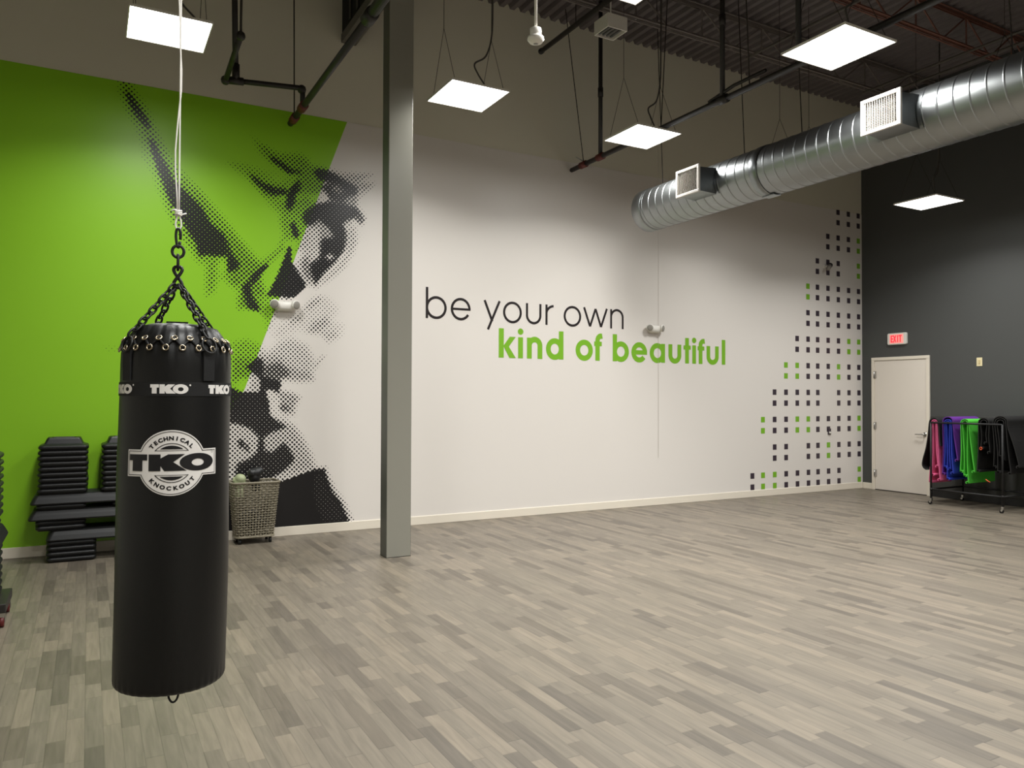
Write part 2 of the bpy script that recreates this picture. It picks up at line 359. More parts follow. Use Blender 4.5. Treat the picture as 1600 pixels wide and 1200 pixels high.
(0.62,0.028,[(1.789,1.393),(1.829,1.425),(1.9,1.401),(1.901,1.352),(1.821,1.345)]),
(0.3,0.062,[(1.854,1.175),(1.918,1.19),(2.015,1.107),(2.081,0.991),(2.082,0.893),(1.856,0.949),(1.903,1.028)]),
(0.42,0.062,[(1.846,1.278),(1.966,1.186),(2.057,1.033),(2.149,0.893),(2.211,0.723),(2.181,0.694),(1.911,0.661),(1.706,0.596),(1.325,0.571),(1.202,0.578),(1.196,1.226),(1.529,1.237)]),
(0.93,0.028,[(0.98,1.301),(1.671,1.383),(1.715,1.294),(1.877,1.172),(1.731,1.115),(1.638,1.058),(1.66,0.924),(1.733,0.907),(1.849,1.015),(1.908,0.946),(1.969,0.839),(1.954,0.794),(1.851,0.701),(1.721,0.625),(1.577,0.602),(1.38,0.598),(1.359,0.686),(1.379,0.801),(1.49,0.841),(1.575,0.912),(1.587,1.074),(1.501,1.164),(1.347,1.224),(0.981,1.229)]),
(0.4,0.034,[(1.319,1.21),(1.389,1.202),(1.502,1.149),(1.58,1.059),(1.574,0.956),(1.49,0.856),(1.378,0.816),(1.324,0.746),(1.201,0.693),(1.196,1.183)]),
(0.92,0.021,[(1.376,1.035),(1.425,1.048),(1.449,0.989),(1.405,0.961)]),
(0.85,0.028,[(1.433,0.96),(1.475,1.003),(1.497,0.914)]),
(0.46,0.034,[(1.666,1.072),(1.731,1.118),(1.848,1.15),(1.9,1.097),(1.878,1.037),(1.849,1.008),(1.733,0.922),(1.66,0.939)]),
(0.45,0.041,[(1.877,1.165),(1.951,1.126),(2.028,0.928),(2.104,0.819),(2.15,0.711),(1.97,0.673),(1.91,0.691),(1.999,0.808),(1.923,0.961),(1.863,1.037)]),
(0.4,0.034,[(1.721,0.61),(1.91,0.691),(2.03,0.685),(1.911,0.631),(1.736,0.55)]),
(0.45,0.041,[(2.181,0.717),(2.311,0.735),(2.367,0.594),(2.431,0.467),(2.526,0.337),(2.607,0.161),(2.64,0.096),(2.528,0.104),(2.274,0.583)]),
(1.0,0.014,[(1.721,0.565),(1.911,0.616),(2.03,0.658),(2.181,0.702),(2.296,0.704),(2.328,0.595),(2.384,0.454),(2.479,0.325),(2.551,0.165),(2.584,0.084),(1.711,0.047),(1.33,0.064),(0.86,0.089),(0.856,0.512),(1.325,0.571)]),
(0.955,0.034,[(2.181,0.648),(2.289,0.666),(2.353,0.44),(2.463,0.295),(2.544,0.119),(2.278,0.123),(2.215,0.28),(2.168,0.466)]),
(0.12,0.041,[(0.112,1.984),(0.25,1.995),(0.279,1.945),(0.14,1.941)]),
]
# ------------------------------------------------------------------ mural film on the back wall
YM = D-.004
def poly_mask(X, Z, pts, soft):
    """signed distance of a polygon, turned into a soft 0..1 mask"""
    P = np.array(pts); Q = np.roll(P, -1, 0)
    d2 = np.full(X.shape, 1e9); inside = np.zeros(X.shape, bool)
    for (x0, z0), (x1, z1) in zip(P, Q):
        ex, ez = x1-x0, z1-z0; L2 = ex*ex+ez*ez+1e-12
        t = np.clip(((X-x0)*ex+(Z-z0)*ez)/L2, 0, 1)
        d2 = np.minimum(d2, (X-x0-t*ex)**2+(Z-z0-t*ez)**2)
        c = ((z0 > Z) != (z1 > Z)) & (X < (x1-x0)*(Z-z0)/((z1-z0) if abs(z1-z0) > 1e-9 else 1e-9)+x0)
        inside ^= c
    sd = np.sqrt(d2)*np.where(inside, 1, -1)
    t = np.clip(sd/(2*soft)+.5, 0, 1)
    return t*t*(3-2*t)

def mural():
    x0, x1, z0, z1, st = -.9, 3.3, .1, 4.615, .018
    xs = np.arange(x0, x1+st/2, st); zs = np.linspace(z0, z1, int((z1-z0)/st)+1)
    Xg, Zg = np.meshgrid(xs, zs); T = np.zeros(Xg.shape)
    for tone, soft, pts in MURAL:
        p = np.array(pts); m = soft+.02
        ix = np.where((xs > p[:, 0].min()-m) & (xs < p[:, 0].max()+m))[0]; iz = np.where((zs > p[:, 1].min()-m) & (zs < p[:, 1].max()+m))[0]
        if not len(ix) or not len(iz): continue
        sl = np.ix_(iz, ix); k = poly_mask(Xg[sl], Zg[sl], pts, soft)
        T[sl] = T[sl]*(1-k)+tone*k
    nz, nx = Xg.shape
    V = [(XL, YM, z0), (XL, YM, z1), (XR, YM, z0), (XR, YM, z1)] + [(x, YM, z) for z in zs for x in xs]
    F = [(4+r*nx+c, 4+r*nx+c+1, 4+(r+1)*nx+c+1, 4+(r+1)*nx+c) for r in range(nz-1) for c in range(nx-1)]
    F.append((0, 4, 4+(nz-1)*nx, 1)); F.append((4+nx-1, 2, 3, 4+(nz-1)*nx+nx-1))
    me = bpy.data.meshes.new('mural_film'); me.from_pydata(V, [], F); me.update()
    a = me.attributes.new('tone', 'FLOAT', 'POINT')
    a.data.foreach_set('value', np.concatenate([np.zeros(4), T.ravel()]).astype(np.float32))
    m = bpy.data.materials.new('printed wall film'); m.use_nodes = True; nt = m.node_tree; N = nt.nodes; L = nt.links
    b = N['Principled BSDF']
    def mt(op, a_, b_=None, c_=None):
        n = N.new('ShaderNodeMath'); n.operation = op
        for i, v in enumerate((a_, b_, c_)):
            if v is None: continue
            if isinstance(v, (int, float)): n.inputs[i].default_value = v
            else: L.new(v, n.inputs[i])
        return n.outputs[0]
    tc = N.new('ShaderNodeTexCoord'); sp = N.new('ShaderNodeSeparateXYZ'); L.new(tc.outputs['Object'], sp.inputs[0])
    X, Zc = sp.outputs['X'], sp.outputs['Z']
    PX = .0493
    dx = mt('SUBTRACT', X, 2.091); dz = mt('SUBTRACT', Zc, 2.635)
    ca = mt('COSINE', mt('MULTIPLY', mt('ADD', dx, dz), 2*PI/PX)); cb = mt('COSINE', mt('MULTIPLY', mt('SUBTRACT', dx, dz), 2*PI/PX))
    g = mt('MULTIPLY', mt('ADD', ca, cb), .5)
    at = N.new('ShaderNodeAttribute'); at.attribute_name = 'tone'
    # threshold: +1.05 for tone 0, -1.05 for tone 1
    th = mt('SUBTRACT', 1.06, mt('MULTIPLY', at.outputs['Fac'], 2.09))
    ink = mt('GREATER_THAN', g, th)
    # slanted green field: edge through (2.529, 4.622) and (1.435, 1.562)
    edge = mt('ADD', mt('MULTIPLY', mt('SUBTRACT', Zc, 1.562), (2.529-1.435)/(4.622-1.562)), 1.435)
    edge = mt('SUBTRACT', edge, mt('MULTIPLY', mt('MAXIMUM', mt('SUBTRACT', 1.57, Zc), 0.0), .3))
    gr = mt('LESS_THAN', X, edge)
    m1 = N.new('ShaderNodeMix'); m1.data_type = 'RGBA'; L.new(gr, m1.inputs['Factor'])
    m1.inputs['A'].default_value = (*lin((222, 216, 210)), 1); m1.inputs['B'].default_value = (*lin((140, 197, 36)), 1)
    m2 = N.new('ShaderNodeMix'); m2.data_type = 'RGBA'; L.new(ink, m2.inputs['Factor'])
    L.new(m1.outputs['Result'], m2.inputs['A']); m2.inputs['B'].default_value = (*lin((21, 19, 21)), 1)
    L.new(m2.outputs['Result'], b.inputs['Base Color'])
    b.inputs['Roughness'].default_value = .36; b.inputs['Specular IOR Level'].default_value = .45
    return struct(link('mural_film', me, m, wall_back))
mural()

# ---- lettering, drawn as strokes
def ribbon(mb, P, w, y, closed=False, square=True):
    P = [Vector((a, b)) for a, b in P]; n = len(P); V = []
    for i, p in enumerate(P):
        if closed: a, c = P[i-1], P[(i+1) % n]
        else: a, c = P[max(i-1, 0)], P[min(i+1, n-1)]
        d1 = (p-a).normalized() if (p-a).length > 1e-9 else (c-p).normalized(); d2 = (c-p).normalized() if (c-p).length > 1e-9 else d1
        t = (d1+d2).normalized(); k = max(.35, t.dot(d1)); nn = Vector((-t.y, t.x))*(w/2/k)
        V.append((p.x+nn.x, y, p.y+nn.y)); V.append((p.x-nn.x, y, p.y-nn.y))
    F = [(2*i, 2*i+1, 2*((i+1) % n)+1, 2*((i+1) % n)) for i in range(n if closed else n-1)]
    mb.add(V, F)
def arc(cx, cz, rx, rz, a0, a1, n=40):
    return [(cx+rx*math.cos(R(a0+(a1-a0)*i/n)), cz+rz*math.sin(R(a0+(a1-a0)*i/n))) for i in range(n+1)]
_ly = [YM-.0015]
def glyph(ch, x0, x1, base, xh, asc, w):
    mb = MB(); h = w/2; cx = (x0+x1)/2; zc = base+xh/2; rx = (x1-x0)/2-h; rz = xh/2-h*.9
    y = _ly[0]
    def rb(P, closed=False, ww=None): rb.k += 1; ribbon(mb, P, ww or w, y-.0002*rb.k, closed)
    rb.k = 0
    if ch == 'o': rb(arc(cx, zc, rx, rz+.004, 0, 360)[:-1], True)
    if ch in 'bda':
        rb(arc(cx, zc, rx, rz+.004, 0, 360)[:-1], True)
        s = x0+h if ch == 'b' else x1-h
        rb([(s, base), (s, base+(xh if ch == 'a' else asc))])
    if ch == 'e':
        rb(arc(cx, zc, rx, rz+.004, 0, 328 if w < .05 else 322)); rb([(x0+h*.6, zc), (x1-h*.02, zc)], ww=w*.86)
    if ch == 'y':
        m = x0+(x1-x0)*.56
        rb([(x1-h, base+xh), (x0+(x1-x0)*.26, base-.098)]); rb([(x0+h, base+xh), (m-.012, base+.005)])
    if ch == 'u':
        r_ = rx; rb([(x0+h, base+xh)]+arc(cx, base+r_+h*.8, rx, r_, 180, 360)+[(x1-h, base+xh)])
    if ch == 'n':
        r_ = rx; rb(arc(cx, base+xh-r_-h*.6, rx, r_, 180, 0)+[(x1-h, base)]); rb([(x0+h, base), (x0+h, base+xh)])
    if ch == 'r':
        rb([(x0+h, base), (x0+h, base+xh)]); rb(arc(x1+.012, base+xh-.115, x1-x0-h+.012, .1, 180, 97))
    if ch == 'w':
        q = (x1-x0); a = [(x0+h*.8, base+xh), (x0+q*.275, base+.012), (cx, base+xh-.012), (x1-q*.275, base+.012), (x1-h*.8, base+xh)]
        for p, r_ in zip(a[:-1], a[1:]): rb([p, r_])
    if ch == 'k':
        rb([(x0+h, base), (x0+h, base+asc)]); s = x0+w*.92
        mb.add([(a_, y-.0008, b_) for a_, b_ in ((s, base+.148), (x1-.088, base+xh), (x1-.002, base+xh), (s+.055, base+.112))], [(0, 1, 2, 3)])
        mb.add([(a_, y-.001, b_) for a_, b_ in ((s+.0, base+.148), (s+.062, base+.165), (x1, base), (x1-.092, base))], [(0, 1, 2, 3)])
    if ch == 'i':
        rb([(cx, base), (cx, base+xh)]); rb(arc(cx, base+asc-.03, .02, .02, 0, 360, 20)[:-1], True, .041)
    if ch == 'l': rb([(cx, base), (cx, base+asc)])
    if ch == 't':
        rb([(cx-.002, base), (cx-.002, base+asc)]); rb([(x0, base+xh-.037), (x1, base+xh-.037)], ww=.06)
    if ch == 'f':
        s = x0+.055; rb([(s, base)]+arc(s+.058, base+asc-.095, .058, .06, 180, 80, 16)+[(x1, base+asc-.034)]); rb([(x0, base+xh-.04), (x1-.008, base+xh-.04)], ww=.06)
    return mb
TXT_B = [('b', 3.495, 3.767), ('e', 3.82, 4.087), ('y', 4.263, 4.505), ('o', 4.538, 4.809), ('u', 4.869, 5.1), ('r', 5.161, 5.288), ('o', 5.44, 5.716), ('w', 5.75, 6.147), ('n', 6.19, 6.417)]
TXT_G = [('k', 4.479, 4.723), ('i', 4.752, 4.832), ('n', 4.886, 5.115), ('d', 5.17, 5.438), ('o', 5.629, 5.905), ('f', 5.927, 6.06), ('b', 6.233, 6.508), ('e', 6.551, 6.824), ('a', 6.872, 7.147), ('u', 7.209, 7.446), ('t', 7.489, 7.625), ('i', 7.647, 7.732), ('f', 7.758, 7.893), ('u', 7.929, 8.168), ('l', 8.227, 8.302)]
for tx, base, xh, asc, w, m in ((TXT_B, 2.444, .264, .372, .0315, M_print_black), (TXT_G, 2.001, .267, .368, .071, M_print_green)):
    for ch, a, b in tx:
        struct(glyph(ch, a, b, base, xh, asc, w).build('printed_letter', m, wall_back))

# ---- squares: pairs of rows, columns from the corner
COLX = [8.854, 9.08, 9.333, 9.586, 9.841, 10.093, 10.318, 10.57, 10.822, 11.079, 11.33]
PAIRZ = [.2345, .66, 1.0885, 1.5135, 1.941, 2.3675, 2.7925, 3.219, 3.647, 4.0715, 4.496]
ROWS = ['PGGPPPPPP.G', '..PP.PPGPPP', '.GPPGGPPPPG', '..PPPPP.PPP', '...GGPPPGPP', '....PPPPPGG', '.....PPPPPP', '.....GPPPPP', '......PPP.G', '.......PPPG', '........PPP']
for key, m in (('P', M_print_purple), ('G', M_print_green)):
    mb = MB()
    for zc, row in zip(PAIRZ, ROWS):
        for xc, c in zip(COLX, row):
            if c == key:
                for dz in (-.0855, .0855):
                    a = .041; y = YM-.0015; z = zc+dz
                    mb.add([(xc-a, y, z-.0425), (xc+a, y, z-.0425), (xc+a, y, z+.0425), (xc-a, y, z+.0425)], [(0, 1, 2, 3)])
    struct(mb.build('printed_squares', m, wall_back))

# ------------------------------------------------------------------ door, exit sign, wall fittings on the right wall
dr = struct(thing('door_1', 'white flush door with lever handle in the charcoal right wall', 'door'))
y0, y1, hd = 7.2653, 8.2672, 2.18
f = MB(); f.box(XR-.03, XR, y1-.05, y1, 0, hd-.05); f.box(XR-.03, XR, y0, y0+.05, 0, hd-.05); f.box(XR-.03, XR, y0, y1, hd-.05, hd)
f.build('door_frame', M_offwhite, dr, bevel=.004)
leaf = MB().box(XR-.016, XR+.02, y0+.053, y1-.053, .012, hd-.053).build('door_leaf', M_door, dr, bevel=.003)
for z in (.28, 1.06, 1.9):
    MB().cyl((XR-.034, y1-.053, z-.05), (XR-.034, y1-.053, z+.05), .008, 8).box(XR-.033, XR-.015, y1-.085, y1-.045, z-.055, z+.055).build('hinge', M_chrome, dr)
hd_ = MB(); hy = 7.34; hz = .95
hd_.lathe([(.033, XR-.026), (.033, XR-.016)], 20, (0, hy, hz), 'x'); hd_.cyl((XR-.026, hy, hz), (XR-.075, hy, hz), .011, 10)
hd_.tube([(XR-.07, hy, hz), (XR-.074, hy+.02, hz), (XR-.072, hy+.075, hz-.002), (XR-.066, hy+.135, hz-.004)], [.011, .0115, .0095, .008], 10)
hd_.build('door_handle', M_chrome, dr)

ex = thing('exit_sign', 'lit exit sign with red letters above the white door', 'sign', (XR, 7.803, 2.468))
MB().add(*ring_stack([[(0, a, b) for a, b in rrect(-.165, .165, -.094, .094, .022)], [(-.03, a, b) for a, b in rrect(-.165, .165, -.094, .094, .022)], [(-.042, a, b) for a, b in rrect(-.158, .158, -.087, .087, .018)]])).build('housing', M_white_plastic, ex)
M_exit_glow = mat('exit panel glow', (235, 150, 140), .4, emit=(1.0, .30, .26), estr=.55)
M_exit_red = mat('exit letters', (225, 30, 40), .4, emit=(1.0, .03, .06), estr=.9)
MB().box(-.0445, -.042, -.118, .118, -.072, .072).build('lit_panel', M_exit_glow, ex)
le = MB(); xx = -.0455
def st(y_, z_, w_, h_): le.box(xx-.001, xx+.001, y_-w_/2, y_+w_/2, z_-h_/2, z_+h_/2)
# seen from the room, +y is left
st(.088, 0, .018, .112)
for z in (-.047, 0, .047): st(.07, z, .045, .017)
for sgn in (1, -1): le.bar((xx, .026+sgn*.02, .056), (xx, .026-sgn*.02, -.056), .016, .0022, (1, 0, 0))
st(-.024, 0, .018, .112); st(-.068, 0, .018, .112); st(-.068, .047, .056, .017)
le.build('letters', M_exit_red, ex)

sw = thing('wall_switch', 'cream wall switch on charcoal wall above the mats', 'switch', (XR, 6.512, 2.047))
MB().box(-.008, 0, -.041, .041, -.063, .063).build('cover_plate', mat('cream plate', (228, 214, 172), .4), sw, bevel=.003)
MB().box(-.016, -.008, -.014, .014, -.03, .03).build('rocker', mat('cream rocker', (205, 188, 140), .4), sw, bevel=.003)

pd = thing('wall_pad', 'low charcoal padded panel along right wall behind the mat rack', 'wall panel', (XR, 0, 0))
MB().box(-.04, 0, 2.6, 7.235, .11, 1.245).build('padding', M_pad, pd, bevel=.008)
MB().box(-.03, 0, 2.6, 7.235, 0, .11).build('base_strip', M_base_black, pd, bevel=.003)

# twin-head emergency lights on the mural
def emergency(x, z, lab):
    t = thing('emergency_light', lab, 'light', (x, YM, z), group='emergency lights on the mural wall')
    V = []; rows = []
    for i in range(9):
        a = PI*i/8; rows.append([(-.085+.17*j/6, -.02-.055*math.sin(a)**.7, -.052*math.cos(a)-.004) for j in range(7)])
    hb = MB(); hb.add(*ring_stack([[(x_, 0, z_) for x_, z_ in rrect(-.1, .1, -.062, .05, .03)], [(x_, -.05, z_) for x_, z_ in rrect(-.092, .092, -.055, .045, .03)], [(x_, -.075, z_) for x_, z_ in rrect(-.07, .07, -.035, .03, .025)]]), True)
    hb.build('housing', M_white_plastic, t)
    for sx in (-1, 1):
        c = Vector((sx*.104, -.055, .012)); dr_ = Vector((sx*.42, -.9, -.12)).normalized(); bx = MB()
        bx.tube([c-dr_*.03, c-dr_*.012, c+dr_*.012, c+dr_*.03], [.02, .044, .05, .05], 20)
        hd2 = bx.build('lamp_head', M_white_plastic, t)
        MB().tube([c+dr_*.0302, c+dr_*.034], [.042, .036], 20).build('lens', mat('lamp lens', (150, 146, 138), .2), hd2)
    return t
emergency(1.843, 2.487, 'white twin-head emergency light over the green edge of the mural')
emergency(6.931, 2.47, 'white twin-head emergency light above the word beautiful')

ca = thing('wall_camera', 'small security camera among the upper wall squares', 'camera', (10.49, YM, 3.63))
MB().lathe([(.035, -.012), (.035, 0)], 16, (0, 0, .03), 'y').cyl((0, -.01, .03), (0, -.05, .02), .012, 8).build('bracket', M_white_plastic, ca)
MB().cyl((.06, -.06, .04), (-.075, -.13, -.035), .033, 16).build('camera_body', mat('grey camera', (140, 132, 126), .4), ca)
MB().cyl((.045, -.075, .035), (.08, -.05, .05), .036, 16).build('camera_hood', M_base_black, ca)
ou = thing('wall_outlet', 'small two-tone outlet low on the wall squares', 'outlet', (10.587, YM, .963))
MB().box(-.035, .035, -.012, 0, -.05, .05).build('cover_plate', M_print_purple, ou, bevel=.003)
MB().cyl((0, -.012, -.015), (-.01, -.035, -.02), .017, 12).build('plug', M_white_plastic, ou)
tag(MB().tube([(7.022, YM-.004, ZC-.02), (7.022, YM-.004, .665)], .0015, 6).build('thin_cord', mat('pale cord', (214, 208, 202), .5)), 'thin pale cord hanging down the mural through the word beautiful', 'cord')
# ------------------------------------------------------------------ column
cl = struct(thing('column', 'grey square steel column standing before the mural', 'column', (2.569, 6.935, 0)))
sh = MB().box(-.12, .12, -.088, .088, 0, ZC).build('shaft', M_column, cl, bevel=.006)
for sx in (-1, 1): MB().box(sx*.1202-.0012, sx*.1202+.0012, -.083, .083, .005, ZC).build('side_face', M_column_side, sh)  # thin sheets giving both side faces a darker grey than the shaft
MB().box(-.122, .122, -.09, .09, 0, .004).build('base_seal', M_black_metal, cl)

# ------------------------------------------------------------------ suspended panel lights
def ceiling_light(x, y, z, lab, size=.615, cord=True):
    t = thing('ceiling_light', lab, 'light', (x, y, z), group='suspended square panel lights'); h = size/2; w = .008
    f = MB()
    f.box(-h, h, -h, -h+w, 0, .018); f.box(-h, h, h-w, h, 0, .018); f.box(-h, -h+w, -h+w, h-w, 0, .018); f.box(h-w, h, -h+w, h-w, 0, .018)
    f.box(-h+w, h-w, -h+w, h-w, .01, .018); f.box(-.1, .1, -.06, .06, .018, .045)
    f.build('frame', M_white_plastic, t)
    mesh('diffuser', [(-h+w, -h+w, .006), (h-w, -h+w, .006), (h-w, h-w, .006), (-h+w, h-w, .006)], [(0, 3, 2, 1)], M_lamp, t)
    la = bpy.data.lights.new('panel_lamp', 'AREA'); la.shape = 'SQUARE'; la.size = size-.05; la.energy = LAMP_WATTS; la.color = LAMP_TINT; la.spread = LAMP_SPREAD
    lo = bpy.data.objects.new('panel_lamp', la); COL.objects.link(lo); lo.parent = t; lo.location = (0, 0, .004)
    top = ZC-z
    for sx in (-1, 1):
        c = MB(); k = sx*.26; yk = .62
        c.tube([(k, 0, top), (k, 0, yk)], .003, 5)
        for sy in (-1, 1):
            c.tube([(k, 0, yk), (k, sy*.25, .05)], .0025, 5)
        c.build('hanger_cable', M_rod, t)
    if cord:
        c = MB(); P = [Vector((.3, .02, top)), Vector((.29, .03, 1.1)), Vector((.28, .03, .7)), Vector((.2, 0, .45)), Vector((.06, -.03, .33)), Vector((.1, -.02, .24)), Vector((.22, .05, .16)), Vector((.26, .08, .05))]
        Q = []
        for i in range(len(P)-1):
            p0, p1, p2, p3 = P[max(i-1, 0)], P[i], P[i+1], P[min(i+2, len(P)-1)]
            for s in range(6):
                u = s/6; Q.append(.5*((2*p1)+(-p0+p2)*u+(2*p0-5*p1+4*p2-p3)*u*u+(-p0+3*p1-3*p2+p3)*u**3))
        Q.append(P[-1]); c.tube(Q, .009, 6); c.build('power_cord', mat('grey flexible cord', (84, 80, 76), .5), t)
    return t
ceiling_light(.547, 6.891, 4.531, 'lit panel light above the green mural, behind the white bag cable')
ceiling_light(3.242, 6.794, 4.470, 'lit panel light just right of the grey column')
ceiling_light(5.411, 6.790, 4.429, 'lit panel light in front of the long sprinkler pipe, left of the duct end')
ceiling_light(5.262, 4.109, 4.328, 'large lit panel light above the round duct, against the dark roof deck')
ceiling_light(9.955, 6.344, 4.164, 'lit panel light before the charcoal right wall, under the duct')
ceiling_light(3.251, 4.240, 4.450, 'lit panel light cut by the top edge of the photo, beside the white box')
ceiling_light(7.62, 6.58, 4.30, 'lit panel light hidden behind the round duct', cord=False)
ceiling_light(7.62, 3.95, 4.25, 'added panel light, unseen behind the near half of the round duct', cord=False)  # unseen panel added to brighten the right wall and floor
for i, (x, y) in enumerate([(.55, 4.15), (7.6, 1.4), (.55, 1.4), (.55, -1.3), (3.25, -1.3), (5.3, -1.3), (3.25, 1.5), (5.3, 1.45), (9.9, 3.6), (9.9, .9)]):  # unseen panels carrying on the lamp grid, added for wall and floor brightness
    ceiling_light(x, y, 4.42, 'added panel light, unseen overhead behind the camera', cord=False)

# ------------------------------------------------------------------ spiral duct
dt = thing('air_duct', 'long galvanised spiral air duct hanging below the roof deck', 'duct', (6.07, 7.5, 3.828))
RD = .254; PITCH_D = .127; NT = 48
prof = [(0, 0), (.03, 0), (.83, 0), (.86, 0), (.872, .0032), (.95, .0032), (.962, 0)]
L_D = 11.6; turns = int(L_D/PITCH_D); V = []; F = []
for k in range(turns):
    for o_, dr_ in prof:
        for j in range(NT+1):
            a = 2*PI*j/NT; yy = -(k+o_+j/NT)*PITCH_D; r_ = RD+dr_
            V.append((r_*math.cos(a), yy, r_*math.sin(a)))
rows = turns*len(prof)
for i in range(rows-1):
    for j in range(NT):
        F.append((i*(NT+1)+j, i*(NT+1)+j+1, (i+1)*(NT+1)+j+1, (i+1)*(NT+1)+j))
mesh('duct_pipe', V, F, M_galv, dt, True)
MB().lathe([(RD+.002, .012), (RD+.006, .006), (RD+.006, -.14), (RD+.002, -.145)], 48, axis='y', cap0=True, cap1=False).build('end_cap', M_galv, dt)
for yj in (-1.95, -4.6):
    MB().lathe([(RD+.0052, yj+.05), (RD+.008, yj+.045), (RD+.008, yj-.045), (RD+.0052, yj-.05)], 48, axis='y', cap0=False, cap1=False).build('coupling_band', M_galv2, dt)
    MB().box(-.05, .05, yj-.09, yj+.06, -RD-.012, -RD-.002).build('band_clip', M_galv2, dt)
def takeoff(yc):
    y = yc-7.5; b = MB()
    hh = .125; hw = .15; xi = -.2
    # flared box between grille and pipe
    A = [(-.455, y-hw, -hh), (-.455, y+hw, -hh), (-.455, y+hw, hh), (-.455, y-hw, hh)]
    B = [(xi, y-hw-.02, -hh-.015), (xi, y+hw+.02, -hh-.015), (xi, y+hw+.02, hh+.015), (xi, y-hw-.02, hh+.015)]
    b.add(A+B, [(0, 1, 5, 4), (1, 2, 6, 5), (2, 3, 7, 6), (3, 0, 4, 7)])
    o = b.build('takeoff_box', M_galv2, dt)
    for sy in (-1, 1):      # saddle flanges beside the box, following the pipe
        sd = MB()
        pts = [((RD+.006)*math.cos(R(a)), (RD+.006)*math.sin(R(a))) for a in range(142, 220, 6)]
        for p, q in zip(pts[:-1], pts[1:]): sd.add([(p[0], y+sy*.17, p[1]), (q[0], y+sy*.17, q[1]), (q[0], y+sy*.205, q[1]), (p[0], y+sy*.205, p[1])], [(0, 1, 2, 3)])
        sd.build('saddle_flange', M_galv2, o)
    g = MB(); W_, H_ = .18, .146; w = .03
    for z0_, z1_ in ((-H_, -H_+w), (H_-w, H_)): g.box(-.48, -.455, y-W_, y+W_, z0_, z1_)
    for a_, c_ in ((-W_, -W_+w), (W_-w, W_)): g.box(-.48, -.455, y+a_, y+c_, -H_+w, H_-w)
    gr = g.build('grille_frame', M_grille, dt, bevel=.004)
    v = MB(); n = 14
    for i in range(n):
        yy = y-W_+w+(i+.5)*(2*(W_-w))/n; v.bar((-.468, yy, -H_+w), (-.468, yy, H_-w), .0025, .016, (1, .45, 0))
    v.build('grille_louvers', M_grille, gr)
    h = MB()
    for i in range(17):
        zz = -H_+w+(i+.5)*(2*(H_-w))/17; h.box(-.452, -.442, y-W_+w, y+W_-w, zz-.002, zz+.002)
    h.build('grille_crossbars', M_grille, gr)
    MB().box(-.40, -.395, y-hw, y+hw, -hh, hh).build('damper', M_dark_void, gr)
takeoff(6.26); takeoff(3.97)
for y_, dx in ((7.2, -.02), (5.9, .0), (5.15, .0), (3.2, 0), (1.6, 0)):
    MB().tube([(dx, y_-7.5, RD), (dx, y_-7.5+.12, ZC-3.828)], .005, 6).build('hanger_rod', M_rod, dt)

# ------------------------------------------------------------------ sprinkler pipes
def elbow(mb, p, r): mb.lathe([(r*.55, -r*1.0), (r*.95, -r*.65), (r*1.12, 0), (r*.95, r*.65), (r*.55, r*1.0)], 12, p)
sp = thing('sprinkler_pipe', 'long dark sprinkler pipe with three drops running over the panel light', 'pipe', (5.52, 0, 4.49))
MB().cyl((0, 8.4, 0), (0, -4.4, 0), .03, 14).build('pipe', M_black_metal, sp)
for y in (8.12, 7.75, 5.65, 3.0): 
    MB().cyl((0, y+.06, 0), (0, y-.06, 0), .043, 14).build('coupling', M_red if y > 7 else M_black_metal, sp)
for y in (7.75, 5.66, 4.72):
    d_ = MB(); d_.cyl((0, y, 0), (0, y, ZC-4.49), .026, 12); d_.cyl((0, y, .75), (0, y, .86), .034, 12); d_.build('drop_pipe', M_black_metal, sp)
MB().tube([(0, 5.85, .04), (.0, 5.5, .09), (0, 5.1, .09)], .018, 8).build('branch_pipe', M_black_metal, sp)
for y, k in ((8.12, -.28), (5.3, -.1), (6.6, .12)): MB().tube([(0, y, .03), (k, y, ZC-4.49)], .006, 6).build('hanger_rod', M_rod, sp)
MB().tube([(0, 8.13, .05), (-.1, 8.15, .09)], .007, 6).build('sprinkler_head', M_chrome, sp)

sl = thing('sprinkler_pipe', 'left sprinkler pipe with offset branch over the green mural', 'pipe', (1.877, 0, 4.458))
MB().cyl((0, 8.38, 0), (0, 5.72, 0), .032, 14).build('pipe', M_black_metal, sl)
MB().cyl((0, 5.72, 0), (0, -4.4, 0), .043, 14).build('main_pipe', M_black_metal, sl)
for y in (8.2, 7.83, 5.7): MB().cyl((0, y+.07, 0), (0, y-.07, 0), .045 if y > 7 else .055, 14).build('coupling', M_red if y > 7 else M_black_metal, sl)
br = MB(); yb = 7.84
br.tube([(0, yb, 0), (0, yb, .15), (-.012, yb, .178), (-.045, yb, .19), (-.74, yb, .13)], .026, 12)
br.build('branch_pipe', M_black_metal, sl)
e_ = MB(); elbow(e_, (-.01, yb, .18), .04); e_.build('elbow', M_black_metal, sl)
e_ = MB(); e_.cyl((-.72, yb, .132), (-.58, yb, .144), .038, 12); e_.cyl((-.65, yb, .138), (-.65, yb, .3), .036, 12); e_.build('tee', M_black_metal, sl)
MB().cyl((-.65, yb, .138), (-.69, yb, ZC-4.458), .028, 12).build('drop_pipe', M_black_metal, sl)
e_ = MB(); elbow(e_, (-.745, yb, .125), .04); e_.build('elbow', M_black_metal, sl)
MB().cyl((-.745, yb, .125), (-.755, 6.95, .18), .026, 12).build('branch_pipe', M_black_metal, sl)
e_ = MB(); elbow(e_, (-.755, 6.93, .18), .036); e_.build('elbow', M_black_metal, sl)
MB().cyl((-.755, 6.93, .18), (-.745, 6.93, ZC-4.458), .011, 8).build('hanger_rod', M_rod, sl)
MB().tube([(0, 8.2, .03), (-.02, 8.2, ZC-4.458)], .007, 6).build('hanger_rod', M_rod, sl)

